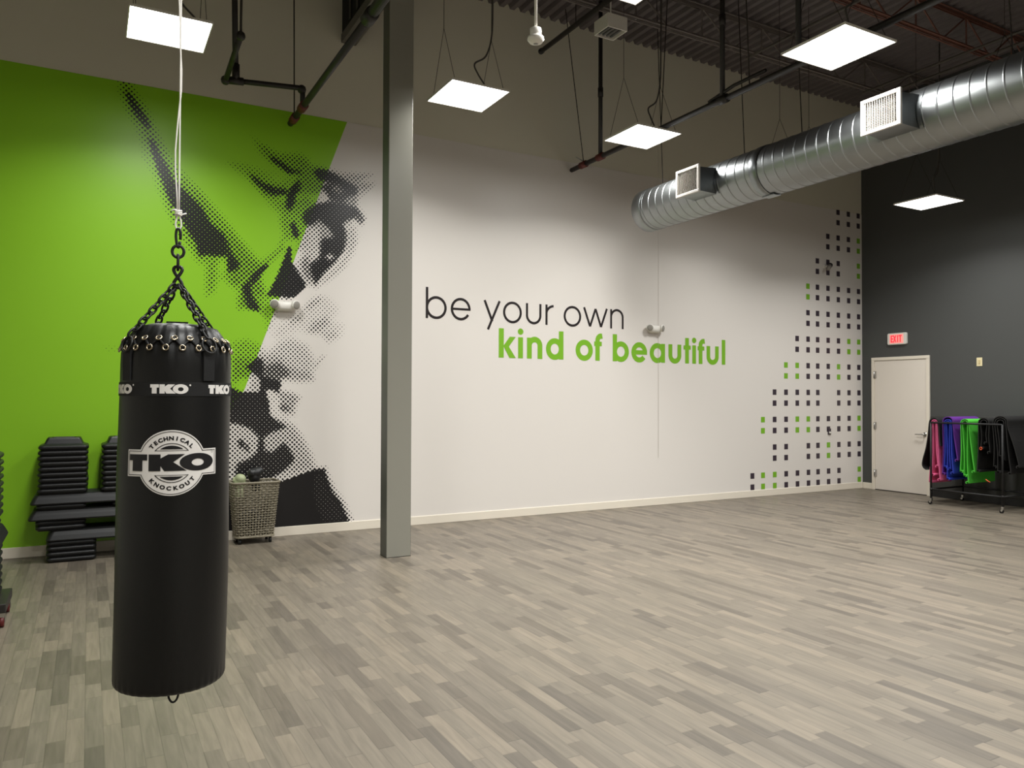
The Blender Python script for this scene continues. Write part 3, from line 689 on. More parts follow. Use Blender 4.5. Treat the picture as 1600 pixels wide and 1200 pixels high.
st_ = thing('sprinkler_pipe', 'dark pipe stub ending near the back wall between the white sensor and box', 'pipe', (4.885, 0, 5.815))
MB().cyl((0, 8.14, 0), (0, -4.4, 0), .03, 14).build('pipe', M_black_metal, st_)
MB().cyl((0, 8.14, 0), (0, 8.1, 0), .036, 14).build('end_cap', M_black_metal, st_)
for y in (7.35, 4.5): MB().cyl((0, y, .02), (0, y, ZC-5.815), .006, 6).build('hanger_rod', M_rod, st_)

for i, (x, z, r_, lab) in enumerate(((7.4, 5.9, .016, 'thin conduit crossing the roof joists above the panel light'), (9.7, 5.9, .018, 'conduit under the roof deck, left one of the pair beyond the duct'), (10.02, 5.9, .018, 'conduit under the roof deck, right one of the pair beyond the duct'))):
    o = MB().cyl((x, D-1.3, z), (x, YF, z), r_, 8).build('conduit', mat('galvanised conduit', (128, 124, 118), .4, .7), None)
    tag(o, lab, 'conduit', 'conduits under the deck')

# ------------------------------------------------------------------ roof joists
def joist(y, lab, red=False):
    t = thing('roof_joist', lab, 'joist', (0, y, ZC), group='open web roof joists'); m = M_joist_red if red else M_joist
    dp = .43; x0, x1 = XL, XR
    for nm, z in (('top_chord', -.02), ('bottom_chord', -dp)):
        c = MB()
        for s in (-1, 1): c.box(x0, x1, s*.03-.022*(s < 0), s*.03+.022*(s > 0), z-.004, z+.004); c.box(x0, x1, s*.014-.003, s*.014+.003, z, z+.04*(1 if z < -.1 else -1)) if z < -.1 else c.box(x0, x1, s*.014-.003, s*.014+.003, z-.04, z)
        c.build(nm, m, t)
    w = MB(); x = x0; k = 0
    while x+.52 < x1:
        w.bar((x, 0, -dp), (x+.52, 0, -.03), .016, .016); w.bar((x+.52, 0, -.03), (x+1.04, 0, -dp), .016, .016); w.bar((x+.52, 0, -.03), (x+.52, 0, -dp), .014, .014); x += 1.04
    w.build('web', m, t)
joist(7.2, 'grey roof joist nearest the back wall')
joist(5.73, 'red oxide roof joist, second from the back wall', True)
joist(4.28, 'grey roof joist, third from the back wall')
joist(2.8, 'grey roof joist over the near half of the hall')

# ------------------------------------------------------------------ small hanging things
sn = thing('pendant_sensor', 'white dome occupancy sensor hanging on a white rod', 'sensor', (2.645, 4.472, 3.95)); sn.scale = (.86, .86, .86)
MB().cyl((0, 0, .09), (0, 0, (ZC-3.95)/.86), .012, 10).build('rod', M_white_plastic, sn)
MB().lathe([(.02, -.035), (.05, -.025), (.068, 0), (.064, .018), (.04, .03), (.046, .04), (.046, .085), (.03, .095)], 24).build('sensor_dome', M_white_plastic, sn)
MB().lathe([(.006, -.04), (.02, -.036)], 12).build('lens', mat('sensor lens', (150, 146, 140), .3), sn)
bx = thing('junction_box', 'white open-bottomed box hanging beside the top panel light', 'box', (5.0, 6.83, 5.6))
b = MB(); w = .13; h = .075; k = .012
b.box(-w, w, -w, -w+k, -h, h); b.box(-w, w, w-k, w, -h, h); b.box(-w, -w+k, -w+k, w-k, -h, h); b.box(w-k, w, -w+k, w-k, -h, h); b.box(-w+k, w-k, -w+k, w-k, h-k, h)
b.build('housing', M_white_plastic, bx)
MB().cyl((0, 0, h-.01), (0, 0, ZC-5.6), .009, 8).build('rod', M_white_plastic, bx)
c = MB()
for i in range(4): c.box(-.09+i*.05, -.07+i*.05, -.1, .1, -h+.01, -h+.03)
c.build('inner_bars', M_galv2, bx)

vb = thing('vent_housing', 'dark louvered vent housing high on the back wall left of the column', 'vent', (2.52, 7.2, 5.5))
MB().box(-.06, .09, -1.3, D-7.2-.01, .1, ZC-5.5-.01).build('housing', M_dark_void, vb)
MB().box(-.07, .1, -1.3, D-7.2-.006, 0, .1).build('bottom_rail', mat('grey rail', (96, 92, 86), .5), vb, bevel=.004)
lv = MB()
for i in range(9): lv.box(-.075, -.058, -1.2+i*.26, -1.13+i*.26, .12, ZC-5.5-.03)
lv.build('louvers', M_black_metal, vb)
# ------------------------------------------------------------------ punching bag
AX, AY = .268, 2.903
BD = math.atan2(-AY, -AX)       # direction from the bag to the camera
RB = .178
def zb(z): return 1.50976+(z-1.50976)*1.09
bag = thing('punching_bag', 'black vinyl heavy punching bag hanging on chains', 'punching bag', (AX, AY, 0))
Z0, Z1, ZT = zb(.612), zb(1.668), zb(1.735)
def bag_r(z, a):
    t = (z-Z0)/(Z1-Z0)
    return RB*(1.0+.012*math.sin(t*PI*1.2+.4)+.058*(1-max(0, t))*math.cos(a-BD+PI/2)) + .0012*math.sin(3*a+z*9)
prof = []
for i in range(7):
    a = PI/2*i/6; prof.append((RB-.016+.016*math.sin(a), Z0+.022-.022*math.cos(a), 0))
for i in range(1, 40): prof.append((None, Z0+.022+(Z1-Z0-.062)*i/40, 0))
for r_, z, p in ((RB*.995, Z1-.03, 1), (RB*.965, Z1-.008, 1), (RB*.93, Z1+.012, 1), (RB*.86, Z1+.032, 1), (RB*.74, ZT-.012, .5), (RB*.5, ZT, 0), (RB*.2, ZT+.002, 0)): prof.append((r_, z, p))
V = []; F = []; NB = 176; NE_ = 22
for r_, z, pleat in prof:
    for k in range(NB):
        a = 2*PI*k/NB; rr = bag_r(z, a) if r_ is None else r_*(bag_r(z, a)/RB)
        if pleat: rr -= .003*pleat*max(0, math.cos(NE_*a))
        if z < Z0+.03: rr -= .002*max(0, math.cos(40*a))
        V.append((rr*math.cos(a), rr*math.sin(a), z))
for i in range(len(prof)-1):
    for k in range(NB):
        l = (k+1) % NB; F.append((i*NB+k, i*NB+l, (i+1)*NB+l, (i+1)*NB+k))
F.append(tuple(range(NB-1, -1, -1))); F.append(tuple((len(prof)-1)*NB+k for k in range(NB)))
mesh('bag_body', V, F, M_leather, bag, True)

def wrap(P2, faces, r, z0, ang, stepx=.012, name='x', m=None, parent=None, th=0.0):
    """flat art (x right, z up, seen from outside) cut into strips and bent round the bag"""
    bm = bmesh.new(); vs = [bm.verts.new((x, 0, z)) for x, z in P2]
    for f in faces:
        try: bm.faces.new([vs[i] for i in f])
        except ValueError: pass
    x0 = min(p[0] for p in P2); x1 = max(p[0] for p in P2); n = int((x1-x0)/stepx)
    for i in range(1, n+1):
        bmesh.ops.bisect_plane(bm, geom=bm.verts[:]+bm.edges[:]+bm.faces[:], plane_co=(x0+i*stepx, 0, 0), plane_no=(1, 0, 0))
    for v in bm.verts:
        x, z = v.co.x, v.co.z; a = ang+x/RB; rr = max(bag_r(z+z0, a), RB*.985)+r
        v.co = (rr*math.cos(a), rr*math.sin(a), z+z0)
    me = bpy.data.meshes.new(name); bm.to_mesh(me); bm.free()
    return link(name, me, m, parent, False)

def tess(*loops):
    vl = [[Vector((x, z, 0)) for x, z in l] for l in loops]
    P = [p for l in loops for p in l]
    return P, [tuple(t) for t in geometry.tessellate_polygon(vl)]
def merge(items):
    P = []; F = []
    for p, f in items:
        o = len(P); P += list(p); F += [tuple(i+o for i in t) for t in f]
    return P, F
def ell(cx, cz, rx, rz, n=48, a0=0, a1=360): return [(cx+rx*math.cos(R(a0+(a1-a0)*i/n)), cz+rz*math.sin(R(a0+(a1-a0)*i/n))) for i in range(n if a1-a0 == 360 else n+1)]
def TKO(x0, x1, h):
    """the three slab letters, width x0..x1, height h centred on 0"""
    w = x1-x0; q = lambda pts: [(x0+w*a, h*b) for a, b in pts]
    T = q([(0, .5), (.236, .5), (.236, .14), (.178, .14), (.178, -.5), (.045, -.5), (.045, .14), (0, .14)])
    K = q([(.252, .5), (.388, .5), (.388, .26), (.47, .5), (.652, .5), (.525, .03), (.672, -.5), (.43, -.5), (.388, -.2), (.388, -.5), (.252, -.5)])
    O = ell(x0+w*.797, 0, w*.203, h*.53, 40); I = ell(x0+w*.80, -.02*h, w*.073, h*.215, 28)
    return merge([tess(T), tess(K), tess(O, I)])

# band with repeated lettering
zb0, zb1 = zb(1.509), zb(1.551)
V = []; F = []
for z in (zb0, zb1):
    for k in range(NB):
        a = 2*PI*k/NB; rr = bag_r(z, a)+.0022; V.append((rr*math.cos(a), rr*math.sin(a), z))
for k in range(NB): F.append((k, (k+1) % NB, NB+(k+1) % NB, NB+k))
band = mesh('band', V, F, M_webbing, bag, True)
for k in range(6):
    ang = BD-.124+k*PI/3*.98-2*PI/3*.98
    if k > 3: ang = BD-.124+k*PI/3*.98-2*PI/3*.98
    P, Fc = TKO(-.0575, .0575, .030)
    wrap(P, Fc, .0036, (zb0+zb1)/2, ang, name='band_letters', m=M_silver_print, parent=band)
    wrap(ell(.063, .013, .003, .003, 12), [tuple(range(12))], .0036, (zb0+zb1)/2, ang, name='registered_mark', m=M_silver_print, parent=band)

# round emblem
ZL = zb(1.309); AL = BD-.070
RC = .107; HR = .0435; WR = .147
def badge(dr_, dh, dw):
    r_ = RC-dr_; h = HR-dh; w = WR-dw; a = math.degrees(math.asin(h/r_))
    return ell(0, 0, r_, r_, 40, a, 180-a)+[(-w, h), (-w, -h)]+ell(0, 0, r_, r_, 40, 180+a, 360-a)+[(w, -h), (w, h)]
P, Fc = tess(badge(0, 0, 0)); logo = wrap(P, Fc, .0022, ZL, AL, .008, 'emblem', M_silver_print, bag)
P, Fc = tess(badge(.0042, .0042, .0046), badge(.0062, .0062, .0066)); wrap(P, Fc, .0031, ZL, AL, .008, 'emblem_outline', M_black_print, logo)
def seg(r_, h, w=None):
    a = math.degrees(math.asin(h/r_)); return ell(0, 0, r_, r_, 30, a, 180-a)
art = []
for s in (1, -1):
    f_ = lambda l: [(x, s*z) for x, z in l]
    art += [tess(f_(seg(.0645, .0392)), f_(seg(.0622, .0408))), tess(f_(seg(.0565, .0445)))]
P, Fc = merge(art); wrap(P, Fc, .0031, ZL, AL, .008, 'emblem_crescents', M_black_print, logo)
P, Fc = TKO(-.1385, .1345, .0545); wrap(P, Fc, .0031, ZL+.001, AL, .008, 'emblem_letters', M_black_print, logo)
P, Fc = tess(ell(.131, .033, .004, .004, 16), ell(.131, .033, .003, .003, 16)); wrap(P, Fc, .0031, ZL, AL, .008, 'registered_mark', mat('faint print', (120, 116, 112), .5), logo)
def font_poly(ch, h):
    cu = bpy.data.curves.new('glyph', 'FONT'); cu.body = ch; cu.size = h/.72; cu.align_x = 'CENTER'; cu.offset = .0009; cu.resolution_u = 3
    o = bpy.data.objects.new('glyph', cu); COL.objects.link(o)
    bpy.context.view_layer.update()
    me = o.to_mesh(); P = [(v.co.x, v.co.y) for v in me.vertices]; F_ = [tuple(p.vertices) for p in me.polygons]
    o.to_mesh_clear(); bpy.data.objects.remove(o); bpy.data.curves.remove(cu)
    return P, F_
for word, rm, a0, a1, inv in (('TECHNICAL', .0745, 138.5, 43, 1), ('KNOCKOUT', .0885, 224, 319, -1)):
    items = []
    for i, ch in enumerate(word):
        a = R(a0+(a1-a0)*i/(len(word)-1)); P, F_ = font_poly(ch, .0125)
        rot = a-PI/2 if inv == 1 else a+PI/2
        Q = []
        for x, z in P:
            x *= 1.15; Q.append((rm*math.cos(a)+x*math.cos(rot)-z*math.sin(rot), rm*math.sin(a)+x*math.sin(rot)+z*math.cos(rot)))
        items.append((Q, F_))
    P, Fc = merge(items); wrap(P, Fc, .0031, ZL, AL, .008, 'emblem_words', M_black_print, logo)

# eyelets and lacing
lace = []
NE = 22
for k in range(NE):
    a = 2*PI*k/NE
    for row, (r_, z, tilt) in enumerate(((RB*.925, Z1+.016, .75), (RB*.99, Z1-.015, .25))):
        aa = a+row*PI/NE; n = Vector((math.cos(aa)*math.cos(tilt), math.sin(aa)*math.cos(tilt), math.sin(tilt))); c = Vector((r_*math.cos(aa), r_*math.sin(aa), z))
        tx = Vector((-math.sin(aa), math.cos(aa), 0)); tz = n.cross(tx)
        MB().tube([c+n*.003+(tx*math.cos(u)+tz*math.sin(u))*.0088 for u in [2*PI*j/14 for j in range(14)]], .0030, 6, True).build('eyelet', M_brass, bag)
        lace.append(c+n*.001)
MB().tube(lace, .0055, 6, True).build('lacing', M_webbing, bag)

# straps, rings and chains
HOOK = Vector((.0, .0, zb(1.862)))
def link_ring(mb, c, d, nrm, a, b_, r_, n=14):
    """oval link centred c, long axis d"""
    d = d.normalized(); s = nrm.cross(d).normalized(); P = []
    for j in range(n):
        u = 2*PI*j/n; P.append(c+d*a*math.copysign(abs(math.cos(u))**.8, math.cos(u))+s*b_*math.copysign(abs(math.sin(u))**.8, math.sin(u)))
    mb.tube(P, r_, 6, True)
def chain(a, b, link_l=.036, r_=.0038):
    mb = MB(); d = b-a; L_ = d.length; n = max(2, round(L_/(link_l*.78))); d.normalize(); s1 = d.orthogonal().normalized(); s2 = d.cross(s1)
    for i in range(n):
        link_ring(mb, a+d*L_*(i+.5)/n, d, s1 if i % 2 else s2, L_/n*.5+.0055, .0105, r_)
    return mb
for k in range(4):
    a = BD+.58+k*PI/2-PI/2
    dr_ = Vector((math.cos(a), math.sin(a), 0)); tx = Vector((-math.sin(a), math.cos(a), 0))
    s_ = MB(); w = .0205
    pts = [(RB+.004, zb(1.556)), (RB+.0045, zb(1.60)), (RB+.004, zb(1.648))]
    for (r0, z0_), (r1, z1_) in zip(pts[:-1], pts[1:]):
        s_.add([dr_*r0-tx*w+Vector((0, 0, z0_)), dr_*r0+tx*w+Vector((0, 0, z0_)), dr_*r1+tx*w+Vector((0, 0, z1_)), dr_*r1-tx*w+Vector((0, 0, z1_)),
                dr_*(r0-.01)-tx*w+Vector((0, 0, z0_)), dr_*(r0-.01)+tx*w+Vector((0, 0, z0_)), dr_*(r1-.01)+tx*w+Vector((0, 0, z1_)), dr_*(r1-.01)-tx*w+Vector((0, 0, z1_))],
               [(0, 1, 2, 3), (7, 6, 5, 4), (0, 4, 5, 1), (1, 5, 6, 2), (2, 6, 7, 3), (3, 7, 4, 0)])
    s_.build('strap', M_webbing, bag)
    base = dr_*(RB+.011)+Vector((0, 0, zb(1.642))); inn = (Vector((0, 0, 1))-dr_*.33).normalized()
    rg = MB(); c = base+inn*.026; nrm = tx.cross(inn)
    rg.tube([c+tx*.026*math.cos(u)+inn*.027*math.sin(u) for u in [2*PI*j/24 for j in range(24)]], .0036, 8, True)
    rg.build('d_ring', M_chain, bag)
    chain(base+inn*.055, HOOK+dr_*.012).build('chain', M_chain, bag)
def zz(z): return Vector((0, 0, zb(z)))
sd = Vector((math.cos(BD+PI/2), math.sin(BD+PI/2), 0))
h8 = MB(); h0, h1 = zb(1.856), zb(1.924); m_ = (h0+h1)/2; P = []
for j in range(33):
    u = 2*PI*j/32+.35; P.append(Vector((0, 0, m_))+sd*.0135*math.sin(2*u)+Vector((0, 0, (h1-h0)/2*math.cos(u)))+Vector((math.cos(BD), math.sin(BD), 0))*.004*math.sin(u))
h8.tube(P, .0060, 8, False); h8.build('s_hook', M_chain, bag)
sw_ = MB(); link_ring(sw_, zz(1.937), Vector((0, 0, 1)), Vector((sd.x, sd.y, 0)), .026, .010, .0055); sw_.build('swivel_link', M_chain, bag)
sw_ = MB(); sw_.tube([zz(1.972)+sd*.019*math.cos(u)+Vector((0, 0, .021*math.sin(u))) for u in [2*PI*j/20 for j in range(20)]], .0052, 8, True); sw_.build('ring', M_chain, bag)
sw_ = MB(); h0, h1 = zb(1.985), zb(2.046); m_ = (h0+h1)/2; P = []
for j in range(27):
    u = 2*PI*j/27+PI*.62; P.append(Vector((0, 0, m_))+sd*.0095*math.sin(u)*(.75+.25*math.cos(u))+Vector((0, 0, (h1-h0)/2*math.cos(u))))
sw_.tube(P, .0048, 8); sw_.build('spring_hook', M_chain, bag)
MB().tube([Vector((0, 0, Z0+.004))+sd*.02*math.cos(u)*.8-Vector((0, 0, .035*math.sin(u)))+Vector((math.cos(BD), math.sin(BD), 0))*.14 for u in [PI*j/10 for j in range(11)]], .0035, 8).build('bottom_loop', M_webbing, bag)
MB().box(-.035, .035, -.012, .012, ZT-.01, ZT+.012).build('top_handle', M_webbing, bag).rotation_euler = (0, 0, BD+PI/2)
bag.rotation_euler = (0, 0, 0)

# cable that carries the bag
cb = thing('hanging_cable', 'doubled white cable with knot carrying the punching bag', 'cable', (AX, AY, 0))
z_k = zb(2.096); z_l = zb(2.046); top = ZC-.0
lp = MB(); lp.tube([zz(2.043)+sd*.013*math.sin(u)*(.62+.38*math.cos(u))+Vector((0, 0, (z_k-zb(2.043))*.5*(1-math.cos(u)))) for u in [2*PI*j/24 for j in range(24)]], .0028, 6, True); lp.build('loop', M_rope, cb)
kn = MB()
for j in range(3):
    kn.tube([Vector((0, 0, z_k+.006*j-.006))+Vector((math.cos(u), math.sin(u), .25*math.sin(2*u+j)))*.0095 for u in [2*PI*q/14 for q in range(14)]], .0034, 6, True)
kn.tube([Vector((0, 0, z_k)), sd*.012+Vector((0, 0, z_k-.004)), sd*.026+Vector((0, 0, z_k+.001))], .0026, 6); kn.tube([Vector((0, 0, z_k+.01)), -sd*.014+Vector((0, 0, z_k+.011)), -sd*.024+Vector((0, 0, z_k+.006))], .0026, 6)
kn.build('knot', M_rope, cb)
for s_ in (0, 1):
    P = []
    for i in range(60):
        t = i/59; z = z_k+(top-z_k)*t; dz = z-z_k
        if s_ == 0: off = .0015
        else: off = -.0017-.011*math.exp(-((dz-.19)/.13)**2)+.008*math.exp(-((dz-.47)/.09)**2)-.006*math.exp(-((dz-.78)/.05)**2)-.004*math.exp(-((dz-1.1)/.2)**2)
        P.append(sd*off+Vector((0, 0, z)))
    MB().tube(P, .0027, 6).build('cable_strand', M_rope, cb)

# ------------------------------------------------------------------ step platforms and risers
def riser_mesh(hollow=True):
    rings = []; h = .049
    for z, ins, r_ in ((0, .02, .028), (.006, .018, .03), (.012, .006, .035), (.02, 0, .04), (.032, 0, .04), (.041, .005, .036), (.046, .016, .03), (.049, .02, .028)):
        rings.append([(x, y, z) for x, y in rrect(-.2+ins, .2-ins, -.19+ins, .19-ins, r_)])
    V, F = ring_stack(rings); mb = MB(); mb.add(V, F, False); return mb
R_ME = riser_mesh().build('step_riser', M_step).data
bpy.data.objects.remove(bpy.data.objects['step_riser'])
def riser(x, y, z, lab, rz=0, group='black step risers', tiltx=0, top=False):
    o = bpy.data.objects.new('step_riser', R_ME); COL.objects.link(o); o.location = (x, y, z); o.rotation_euler = (0, tiltx, rz)
    tag(o, lab, 'step riser', group)
    if top:
        rings = []
        for zz_, ins in ((.049, .03), (.06, .045), (.1, .062), (.112, .07), (.112, .1), (.1, .11)):
            rings.append([(a, b_, zz_) for a, b_ in rrect(-.2+ins, .2-ins, -.19+ins, .19-ins, .02)])
        V, F = ring_stack(rings); MB().add(V, F).build('raised_top', M_step, o)
    return o
def platform(x, y, z, lab, rz=0, tilt=0, length=1.09):
    t = thing('step_platform', lab, 'step platform', (x, y, z), rz, 'black step platforms'); t.rotation_euler = (0, tilt, rz)
    hl = length/2; rings = []
    for zz_, ins in ((0, 0), (.012, -.004), (.05, .012), (.083, .03), (.088, .036)):
        rings.append([(a, b_, zz_) for a, b_ in rrect(-hl+ins, hl-ins, -.2+ins, .2-ins, .035)])
    V, F = ring_stack(rings); MB().add(V, F).build('platform_body', M_step, t)
    MB().box(-hl+.06, hl-.06, -.15, .15, .088, .092).build('deck_mat', M_step_deck, t)
    return t
YS = 8.235
for i in range(4): riser(-.122, YS, .049*i, ('black step riser on the floor under the stacked platforms, %s' % ('at the bottom', 'second from the floor', 'third from the floor', 'topmost of four')[i]))
for i in range(4): riser(.6, YS, .049*i, 'black step riser on the floor hidden behind the punching bag', group='hidden floor risers')
platform(.225, YS, .196, 'lowest black step platform of the stack by the green wall')
for i in range(2): riser(-.215, YS+.01, .288+.049*i, 'upper of two skewed step risers between the platforms' if i else 'lower of two skewed step risers between the platforms', rz=R(3))
for i in range(2): riser(.5, YS, .288+.049*i, 'black step riser between lower platforms behind the punching bag', group='hidden middle risers')
platform(.085, YS, .386, 'middle black step platform of the stack by the green wall')
riser(-.205, YS, .478, 'single step riser between the middle and upper platforms')
riser(.4, YS, .478, 'black step riser under upper platform behind the punching bag')
platform(.10, YS, .527, 'uppermost black step platform carrying both tall riser stacks')
ordn = ['bottom', 'second', 'third', 'fourth', 'fifth', 'sixth', 'seventh', 'eighth', 'ninth']
for i in range(9):
    nm = 'topmost' if i == 8 else ordn[i]+('' if i == 0 else ' from the bottom')
    riser(-.195+.003*((i*7) % 3-1), YS, .619+.049*i, 'step riser %s in the left tall stack by the green wall' % nm, top=(i == 8), group='left tall riser stack')
for i in range(9):
    nm = 'topmost' if i == 8 else ordn[i]+('' if i == 0 else ' from the bottom')
    riser(.31+.003*((i*5) % 3-1), YS, .619+.049*i, 'step riser %s in the right tall stack beside the punching bag' % nm, top=(i == 8), group='right tall riser stack')

# cart with steps at the left edge of the picture
XC, YC = -.703, 6.2
ct = thing('rolling_cart', 'black rolling cart at the left edge carrying steps', 'cart', (XC, YC, 0))
MB().box(-.3, .248, -.24, .24, .095, .155).build('cart_deck', M_black_metal, ct, bevel=.006)
for sx in (-.24, .222):
    for sy in (-.2, .2):
        c_ = MB(); c_.box(-.02+sx, .02+sx, -.02+sy, .02+sy, .06, .095); c_.box(sx-.022, sx-.018, sy-.02, sy+.02, .03, .07); c_.box(sx+.018, sx+.022, sy-.02, sy+.02, .03, .07)
        fk = c_.build('caster', M_chrome, ct); MB().lathe([(.02, -.016), (.036, -.014), (.036, .014), (.02, .016)], 20, (sx, sy, .036), 'x').build('wheel', mat('dark red wheel', (92, 24, 24), .45), fk)
z = .155
for i in range(7): riser(XC-.005, YC, z, 'step riser %s on the rolling cart, below its platforms' % ('bottom' if i == 0 else ordn[i]+' from the bottom'), group='lower cart risers'); z += .049
platform(XC-.002, YC+.0, z, 'lower step platform on the rolling cart at the left edge', length=1.02, rz=R(90)); z += .092
platform(XC-.03, YC, z, 'upper step platform on the rolling cart at the left edge', length=1.0, rz=R(92)); z += .092
for i in range(9): riser(XC-.005, YC, z, 'step riser %s in the upper stack on the rolling cart' % ('bottom' if i == 0 else ordn[i]+' from the bottom'), group='upper cart risers', top=(i == 8)); z += .049

# ------------------------------------------------------------------ basket
bk = thing('laundry_basket', 'grey woven basket on casters against the halftone mural', 'basket', (1.51, 8.27, 0))
wv = MB(); Zb, Zt = .07, .625
def bring(t, off, n=64):
    hx = .185+.05*t; hy = .125+.035*t; P = rrect(-hx-off, hx+off, -hy-off, hy+off, .05, 7); return P
nrow = 22
perim = len(bring(0, 0))
# stakes
st_ = MB()
for k in range(0, 44):
    lo = bring(0, 0); hi = bring(1, 0); L_ = len(lo)
    def at(P, u):
        tot = 0; seg_ = []
        for i in range(L_):
            a_ = Vector(P[i]); b_ = Vector(P[(i+1) % L_]); seg_.append((a_, b_, (b_-a_).length)); tot += (b_-a_).length
        d_ = u*tot
        for a_, b_, l_ in seg_:
            if d_ <= l_: return a_+(b_-a_)*(d_/max(l_, 1e-6))
            d_ -= l_
        return Vector(P[0])
    a_ = at(lo, k/44); b_ = at(hi, k/44); st_.bar((a_.x, a_.y, Zb), (b_.x, b_.y, Zt), .011, .005, (a_.x, a_.y, 0))
st_.build('stakes', M_basket, bk)
for i in range(nrow):
    t = (i+.5)/nrow; z = Zb+(Zt-Zb)*t; P = []; base_ = bring(t, 0)
    for k in range(88):
        p = at(base_, k/88); n_ = Vector((p.x/.2, p.y/.14)).normalized()
        o_ = .006*math.cos(PI*k+PI*i) if k % 2 == 0 else 0
        o_ = .006*math.cos(PI*(k/2)+PI*i)
        P.append((p.x+n_.x*o_, p.y+n_.y*o_, z+.002*math.sin(k*1.7+i)))
    wv.tube(P, .0054, 5, True)
wv.build('weave', M_basket, bk)
MB().tube([(x, y, Zt) for x, y in bring(1, .002)], .011, 8, True).build('rim', M_basket, bk)
MB().tube([(x, y, Zb) for x, y in bring(0, .002)], .01, 8, True).build('base_ring', M_basket, bk)
MB().add([(x, y, Zb) for x, y in bring(0, -.004)], [tuple(range(perim))]).build('bottom', M_basket, bk)
for sx in (-1, 1):
    for sy in (-1, 1):
        c_ = MB().box(sx*.15-.012, sx*.15+.012, sy*.09-.012, sy*.09+.012, .045, Zb); fk = c_.build('caster', M_base_black, bk)
        MB().lathe([(.012, -.014), (.027, -.012), (.027, .012), (.012, .014)], 18, (sx*.15, sy*.09, .027), 'x').build('wheel', M_caster, fk)
def blob(name, pts, m, lab, cat, grp=None, parent=None):
    """soft rounded form grown round a few balls (metaball-like union by remesh)"""
    mb = MB()
    for c, r_ in pts:
        V = []; F = []; n = 14
        pr = [(r_*math.sin(PI*i/10), c[2]-r_*math.cos(PI*i/10)) for i in range(1, 10)]
        mb.lathe(pr, 16, (c[0], c[1], 0))
    o = mb.build(name, m, parent); rm = o.modifiers.new('remesh', 'REMESH'); rm.mode = 'VOXEL'; rm.voxel_size = .008; rm.use_smooth_shade = True
    sm = o.modifiers.new('smooth', 'SMOOTH'); sm.iterations = 6; sm.factor = .6
    if lab: tag(o, lab, cat, grp)
    return o
M_glove = mat('black glove leather', (26, 26, 27), .4)
def glove(loc, rot, m, lab):
    t = thing('boxing_glove', lab, 'boxing glove', loc, group='boxing gloves in the basket'); t.rotation_euler = rot; t.scale = (.84, .84, .84)
    blob('mitt', [((0, 0, 0), .07), ((.03, 0, .05), .068), ((.075, 0, .06), .055), ((-.02, 0, .06), .06), ((.03, .055, .03), .032), ((.06, .06, .05), .028)], m, None, None, None, t)
    MB().lathe([(.048, -.17), (.052, -.16), (.05, -.08), (.045, -.05)], 20).build('cuff', m, t)
    return t
glove((1.515, 8.27, .665), (R(8), R(-14), R(15)), M_glove, 'black boxing glove on top of the basket heap')
glove((1.372, 8.25, .61), (R(4), R(0), R(90)), mat('pale green glove', (170, 178, 140), .5), 'pale green glove at the left of the basket')
blob('focus_mitt', [((1.42, 8.25, .24), .075), ((1.5, 8.27, .2), .08), ((1.57, 8.27, .2), .075), ((1.48, 8.26, .28), .07)], mat('dark pad', (44, 42, 40), .6), 'dark pad deep inside the basket', 'pad')

# ------------------------------------------------------------------ mat rack and mats
rk = thing('mat_rack', 'black tube rack on casters holding the hanging mats', 'rack', (0, 0, 0))
XF, XB, YA, YB_, ZR = 10.535, 11.30, 6.70, 5.72, 1.165
legs = {}
for x in (XF, XB):
    for y in (YA, YB_):
        lg = MB().cyl((x, y, .085), (x, y, ZR), .0135, 12).build('leg', M_rack, rk)
        MB().cyl((x, y, .2), (x, y, .235), .017, 12).build('leg_clamp', M_rack, lg)
        cs = MB(); cs.box(x-.017, x+.017, y-.014, y+.014, .05, .088); cs.bar((x-.015, y, .062), (x-.015, y+.016, .026), .004, .024); cs.bar((x+.015, y, .062), (x+.015, y+.016, .026), .004, .024)
        fk = cs.build('caster', M_chrome, lg); MB().lathe([(.01, -.01), (.026, -.009), (.026, .009), (.01, .01)], 18, (x, y+.016, .026), 'x').build('wheel', M_caster, lg)
for x in (XF, XB):
    MB().cyl((x, YA, ZR), (x, YB_, ZR), .0125, 12).build('top_rail', M_rack, rk)
    MB().cyl((x, YA, .215), (x, YB_, .215), .0125, 12).build('bottom_rail', M_rack, rk)
for y in (YA, YB_): MB().cyl((XF, y, .215), (XB, y, .215), .0125, 12).build('side_rail', M_rack, rk)
for y in (6.664, 6.467, 6.228, 5.975, 5.759): MB().cyl((XF, y, ZR), (XB, y, ZR), .011, 12).build('cross_bar', M_rack, rk)

